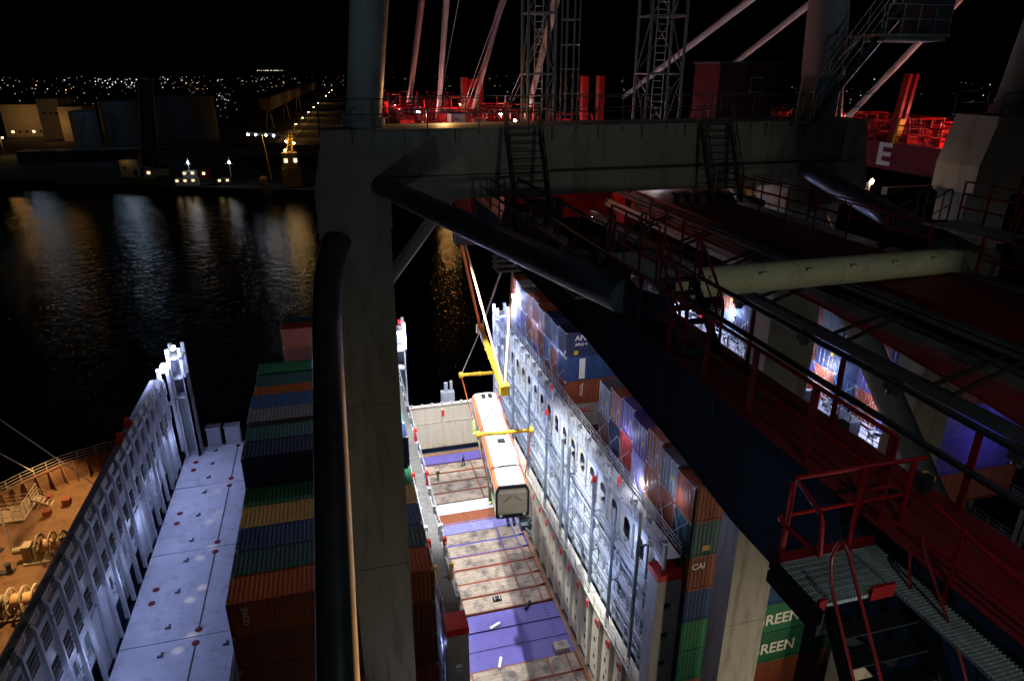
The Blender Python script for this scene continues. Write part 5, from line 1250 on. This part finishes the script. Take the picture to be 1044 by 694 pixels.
# ------------------------------------------------------------------ people
def person(loc, rot, clothes, vest, label, pose=0, helm=None):
    bm_v = {}; V = []; Ed = []; Rr = []
    def j(n, p, r): bm_v[n] = len(V); V.append(p); Rr.append(r)
    def e(a, b): Ed.append((bm_v[a], bm_v[b]))
    j('pel',(0,0,.95),.14); j('waist',(0,0,1.1),.125); j('chest',(0,.01,1.33),.155); j('neck',(0,.015,1.5),.06); j('head',(0,-.005,1.62),.088); j('crown',(0,0,1.70),.085)
    for a, b in (('pel','waist'),('waist','chest'),('chest','neck'),('neck','head'),('head','crown')): e(a,b)
    for s, S in ((-1,'l'),(1,'r')):
        st = .16*s if pose == 1 else .03*s
        j('hip'+S,(.1*s,0,.9),.1); j('knee'+S,(.11*s,-.03-st*.8,.5),.066); j('ank'+S,(.11*s,.02-st*1.2+.02,.09),.048); j('toe'+S,(.12*s,-.14-st*1.2,.04),.04)
        e('pel','hip'+S); e('hip'+S,'knee'+S); e('knee'+S,'ank'+S); e('ank'+S,'toe'+S)
        up = (pose == 2 and s == 1)
        j('sh'+S,(.19*s,.01,1.42),.075); j('elb'+S,(.26*s,-.03 if not up else -.2,1.16 if not up else 1.3),.05); j('wr'+S,(.25*s,-.16 if not up else -.42,.95 if not up else 1.42),.035)
        wx, wy, wz = V[-1]; d = Vector((0,-.35,-.9)) if not up else Vector((0,-.9,.4)); d.normalize()
        j('palm'+S,tuple(Vector((wx,wy,wz))+d*.07),.034)
        e('chest','sh'+S); e('sh'+S,'elb'+S); e('elb'+S,'wr'+S); e('wr'+S,'palm'+S)
    me = bpy.data.meshes.new('person_body'); me.from_pydata(V, Ed, []); o = bpy.data.objects.new('person', me); COL.objects.link(o)
    sk = o.modifiers.new('skin','SKIN'); sub = o.modifiers.new('sub','SUBSURF'); sub.levels = sub.render_levels = 1
    for i, r in enumerate(Rr): me.skin_vertices[0].data[i].radius = (r,r)
    me.skin_vertices[0].data[0].use_root = True
    bpy.context.view_layer.update()
    m2 = bpy.data.meshes.new_from_object(o.evaluated_get(bpy.context.evaluated_depsgraph_get()))
    o.modifiers.clear(); o.data = m2
    # fingers: four bent chains and a thumb rooted in each palm, joined into the same body mesh
    mb = MB()
    for s, S in ((-1,'l'),(1,'r')):
        c = Vector(V[bm_v['palm'+S]]); d = (c-Vector(V[bm_v['wr'+S]])).normalized(); sx = Vector((0,1,0)) if abs(d.y) < .9 else Vector((1,0,0)); nn = d.cross(sx).normalized()
        for k, ln in enumerate((.075,.085,.08,.062)):
            b0_ = c+sx*(.03-.02*k)+d*.01; b1_ = b0_+d*ln*.6; b2_ = b1_+(d*.6+nn*.5*s).normalized()*ln*.45; mb.path([b0_,b1_,b2_],.0095,6)
        b0_ = c-d*.03+sx*.03; mb.path([b0_,b0_+sx*.03+d*.02,b0_+sx*.04+d*.055],.011,6)
    nv = [tuple(v.co) for v in m2.vertices]; fs = [tuple(p.vertices) for p in m2.polygons]; n = len(nv)
    m3 = bpy.data.meshes.new('person_body'); m3.from_pydata(nv+mb.v, [], fs+[tuple(i+n for i in f) for f in mb.f]); m3.update(); o.data = m3
    m3.materials.append(clothes); m3.materials.append(M['skin']); m3.materials.append(M['rubber'])
    wr = [Vector(V[bm_v['palm'+S]]) for S in 'lr']
    for p in m3.polygons:
        p.use_smooth = True; c = p.center
        if c.z > 1.5 or any((c-w).length < .1 for w in wr): p.material_index = 1
        elif c.z < .1: p.material_index = 2
    o.location = loc; o.rotation_euler = (0,0,rot); tag(o, label, 'person')
    # face: nose, eyes, mouth; helmet and vest as children
    mb = MB(); mb.hexa([(-.014,-.092,1.60),(.014,-.092,1.60),(.014,-.08,1.60),(-.014,-.08,1.60)],[(-.006,-.085,1.64),(.006,-.085,1.64),(.006,-.08,1.64),(-.006,-.08,1.64)]); local('nose', mb, M['skin'], o)
    mb = MB()
    for s in (-1,1): mb.cbox((s*.032,-.083,1.645),(.022,.01,.01))
    mb.box(-.022,.022,-.088,-.08,1.565,1.572); local('eyes_and_mouth', mb, M['rubber'], o)
    mb = MB()
    for a in range(5):
        t0, t1 = a*math.pi/10, (a+1)*math.pi/10
        mb.tube((0,.0,1.66+.115*math.sin(t0)),(0,.0,1.66+.115*math.sin(t1)),.118*math.cos(t0),16,max(.118*math.cos(t1),.004),cap=False)
    mb.tube((0,-.02,1.655),(0,-.02,1.668),.135,16); local('helmet', mb, helm or M['helmet'], o)
    if vest:
        mb = MB(); n = 14
        prof_ = ((.98,.165,.14),(1.12,.155,.13),(1.32,.195,.165),(1.43,.185,.14))
        vs = [(a*math.cos(2*math.pi*k/n),.008+b*math.sin(2*math.pi*k/n),z) for z,a,b in prof_ for k in range(n)]
        mb.add(vs, [(r_*n+k,r_*n+(k+1)%n,(r_+1)*n+(k+1)%n,(r_+1)*n+k) for r_ in range(3) for k in range(n)], True); local('vest', mb, vest, o)
        mb = MB(); mb.tube((0,.008,1.1),(0,.008,1.15),.168,14,.17,cap=False); local('reflective_band', mb, M['letter'], o)
    return o
person((10.5,79.2,ZR+.01), .4, M['greencloth'], M['greencloth'], 'person in dark green working clothes standing on the timber flat racks', 0)
person((14.6,82.0,ZR+.01), -2.2, M['darkcloth'], None, 'person in dark clothes standing on the far racks near the cream end wall', 1, M['darksteel'])
person((20.0,40.8,-40.38), 1.5, M['darkcloth'], M['vest'], 'worker in hi-vis vest and white helmet standing on the tall lashing bridge walkway', 2)

# ------------------------------------------------------------------ lamps of the place and added fill lights
W_ = (.93,.97,1); B_ = (.43,.49,1); O_ = (1,.57,.22); K_ = dict(
 hold=95000, b3=9000)
def flood(par, loc, aim, p, c, size, rad=.3, blend=.5):
    mb = MB(); mb.cbox((loc[0],loc[1],loc[2]+.28),(.7,.5,.3)); f = mb.build('floodlight', M['darksteel'], par)
    mb = MB(); mb.cbox((loc[0],loc[1],loc[2]+.12),(.55,.38,.015)); mb.build('floodlight_glass', E_white if c[2] > .8 else E_warm, f)
    return lamp('crane_floodlight', (loc[0],loc[1],loc[2]-.25), p, c, rad, 'SPOT', aim, size, blend)
flood(CR,(6.9,49,-7.6),(12.6,55,-52),117506,W_,52); flood(CR,(6.9,66,-7.6),(12.6,72,-52),52568.2,W_,52); flood(CR,(16.0,80,-7.6),(12.4,66,-52),32550,W_,50)
flood(CR,(13.9,35,-7.6),(12.8,48,-46),14647.5,W_,46)
flood(CR,(12,73,-7.6),(12,91,-50),105000,(1,.96,.86),34)
flood(CR,(6.4,60,-7.6),(-2,52,-30),2000,(.9,.95,1),70); 
# bridge 1 lamps over the hatch
for k in range(6): lamp('deck_light', (xf+1.0,37+9*k,-40.2), 950, B_, .12, 'SPOT', (-17,37+9*k,-50.5), 112, .6); lamp('deck_light', (xf+1.6,41+9*k,-44.5), 190, (.5,.58,1), .1)
for k in range(9): lamp('deck_light', (-23.75,36.5+6*k,-43.9), 60, (.5,.6,1), .1)
lamp('deck_light',(-22.6,87.6,-34.8),420,(.5,.55,1),.25); lamp('deck_light',(-21.2,88.6,-33.0),120,B_,.25)
for k in range(7):
    for s in (0,1):
        lamp('pool_light', (xf+.7,40.4+6.6*k+1.3*s,-38.6), 2000, (1,.78,.52), .06, 'SPOT', (-17.6+.9*s,40.4+6.6*k+1.6*s,-49.5), 6.0, .9)
# bow sodium lamps
for p, e in (((-36,69,-37),5200),((-29.5,60,-40),2600),((-33,80,-41),2600)): lamp('bow_light', p, e*1.0, O_, .2, 'SPOT', (p[0]-1.5,p[1]-2,-47), 128, .5)
mb = MB(); mb.tube((-36,69.6,-47),(-36,69.6,-36.6),.12,8); mb.tube((-36,69.6,-36.6),(-36,69,-36.7),.08,6); bp_ = mb.build('lamp_post', M['white'], SH)
mb = MB(); octa(mb,(-36,69,-36.8),.16); mb.build('lamp_head', E_warm, bp_)
# bridge 2 lamps
lamp('deck_light',(7.5,88.2,-34.4),2100,(.5,.55,1),.2)
for k in range(5): lamp('deck_light',(4.3,37+11*k,-38),70,B_,.12); lamp('deck_light',(6.35,37+11*k,-36.5),45,W_,.12)
# bridge 3 lamps, with added fill rows
lamp('deck_light',(19.4,86.4,-31.2),4800,(.55,.6,1),.25); lamp('deck_light',(21.35,79.2,-26.9),780,(.45,.5,1),.15)
for k in range(6):
    lamp('deck_light',(17.7,38+9*k,-32.6),430,(.42,.54,1),.12); lamp('deck_light',(17.7,42+9*k,-38.6),330,(.46,.57,1),.12)  # added fill rows hanging free of the face, without fixtures
    lamp('deck_light',(20.9,36+9*k,-28.0),95,(.72,.70,1),.12)
lamp('deck_light',(22.6,53.2,-29.0),420,(1,.93,.85),.1); lamp('deck_light',(21.35,41.6,-30.6),126,(.9,.9,1),.1)
# bridge 4 lamps
for k,p in enumerate((500,420,520,500,600)): lamp('deck_light',(37.0,35.5+7*k,-22.6),p*1.5,(.62,.65,1),.12)
lamp('deck_light',(35.0,44,-22.8),90,W_,.12); lamp('deck_light',(45.5,31.5,-25),160,(.3,.3,1),.15)
# boom lamps
for p, e in (((8,61.5,-3.6),520),((12.5,65.4,-4.1),520),((10.4,73.4,-4),700),((15.9,63.4,-4),520),((8.2,83.4,-3.8),700),((15.2,79.4,-3.8),700),((11,97.4,-3.8),900),((10.5,38,-4.4),700),((9.5,33.5,-4.6),500),((13.6,34.2,-4.3),420),((16.6,33.6,-4.6),40),((13.2,41,-4.0),500),((13.0,49.6,-4.2),330),((15.2,55.6,-4.2),330)): lamp('boom_light', p, e*.62, (1,.34,.25), .12)
for p, e in (((39.6,35.6,-3.3),330),((46.8,41.6,-3.6),420),((39.6,49.6,-3.4),330),((42,38,-3.6),260)): lamp('boom_light', p, e*3.0, (1,.36,.28), .12)
lamp('portal_light',(28.03,30.1,-5.4),4,(1,.7,.4),.1)
# crane floods and added fills on the portal, and the quay lamps below
lamp('portal_flood_and_fill',(6.2,-1,-7.8),680,(.8,1,.88),.2); lamp('portal_flood_and_fill',(11.7,-2,-4.1),900,(1,1,.7),.2,'SPOT',(11.8,14,-4.8),36,.5); lamp('platform_light',(4.2,-.4,3.2),420,(.85,1,.95),.12,'SPOT',(5.9,4.3,-5.6),46,.8)
lamp('quay_flood',(31,12,-44),5600,(1,.80,.56),.5,'SPOT',(26,31,-36),80,1); lamp('quay_flood',(24.5,9,-44),4300,(1,.80,.54),.5,'SPOT',(27,31,-34),104,1); lamp('portal_flood_and_fill',(-12,-3,-9),800,(.45,.62,1),.3,'SPOT',(6.3,6.5,-6.3),42,.8); lamp('portal_flood_and_fill',(10,-3,2),260,(.85,.75,1),.25)  # last two are added fill lights for the girders, without fixtures
lamp('quay_flood',(6,20,-48),3000,(1,.92,.8),.5,'SPOT',(1.2,28,-24),26,1); lamp('quay_flood',(12,18,-40),480000,(1,.45,.12),.3,'SPOT',(-1.5,16,-18),38,.3)
lamp('quay_flood',(-5,20,-50),420,(1,.55,.3),.5,'SPOT',(-2,34,-36),60,1)
lamp('pylon_light',(-14,2,14),2600,(.6,.85,1),.3,'SPOT',(4,29,8.5),42,.6); lamp('pylon_light',(33,2,14),1500,(.6,.85,1),.3,'SPOT',(20,29,8),40,.6); lamp('pylon_light',(9,12,5),60,(.5,.85,1),.3); lamp('pylon_light',(5.2,31.5,-1.2),260,(1,.5,.18),.1)

# ------------------------------------------------------------------ night sky, camera, output
w = bpy.data.worlds.new('World'); scene.world = w; w.use_nodes = True; nt = w.node_tree
sky = nt.nodes.new('ShaderNodeTexSky'); sky.sky_type = 'NISHITA'; sky.sun_disc = False; sky.sun_elevation = R(-4); sky.sun_rotation = R(200); sky.altitude = 50
nt.links.new(sky.outputs[0], nt.nodes['Background'].inputs[0]); nt.nodes['Background'].inputs[1].default_value = .002
ml = bpy.data.lights.new('moon','SUN'); ml.energy = .0025; ml.color = (.6,.75,1); ml.angle = R(.5); mo = bpy.data.objects.new('moon', ml); COL.objects.link(mo); mo.rotation_euler = (R(35),0,R(-60))
cam = bpy.data.cameras.new('Camera'); co = bpy.data.objects.new('Camera', cam); COL.objects.link(co)
cam.sensor_width = 36; cam.lens = 690/1044*36; cam.clip_start = .1; cam.clip_end = 20000
co.location = (0,0,0); co.rotation_euler = (R(90-21.7298),0,R(-14.854)); scene.camera = co
scene.view_settings.view_transform = 'Standard'; scene.view_settings.look = 'None'; scene.view_settings.exposure = 0; scene.view_settings.gamma = 1
scene.render.resolution_x = 1024; scene.render.resolution_y = 680
cy = scene.cycles; cy.use_denoising = True; cy.max_bounces = 5; cy.diffuse_bounces = 3; cy.glossy_bounces = 3; cy.sample_clamp_indirect = 4; cy.caustics_reflective = False; cy.caustics_refractive = False
cy.use_adaptive_sampling = True; cy.adaptive_threshold = .01
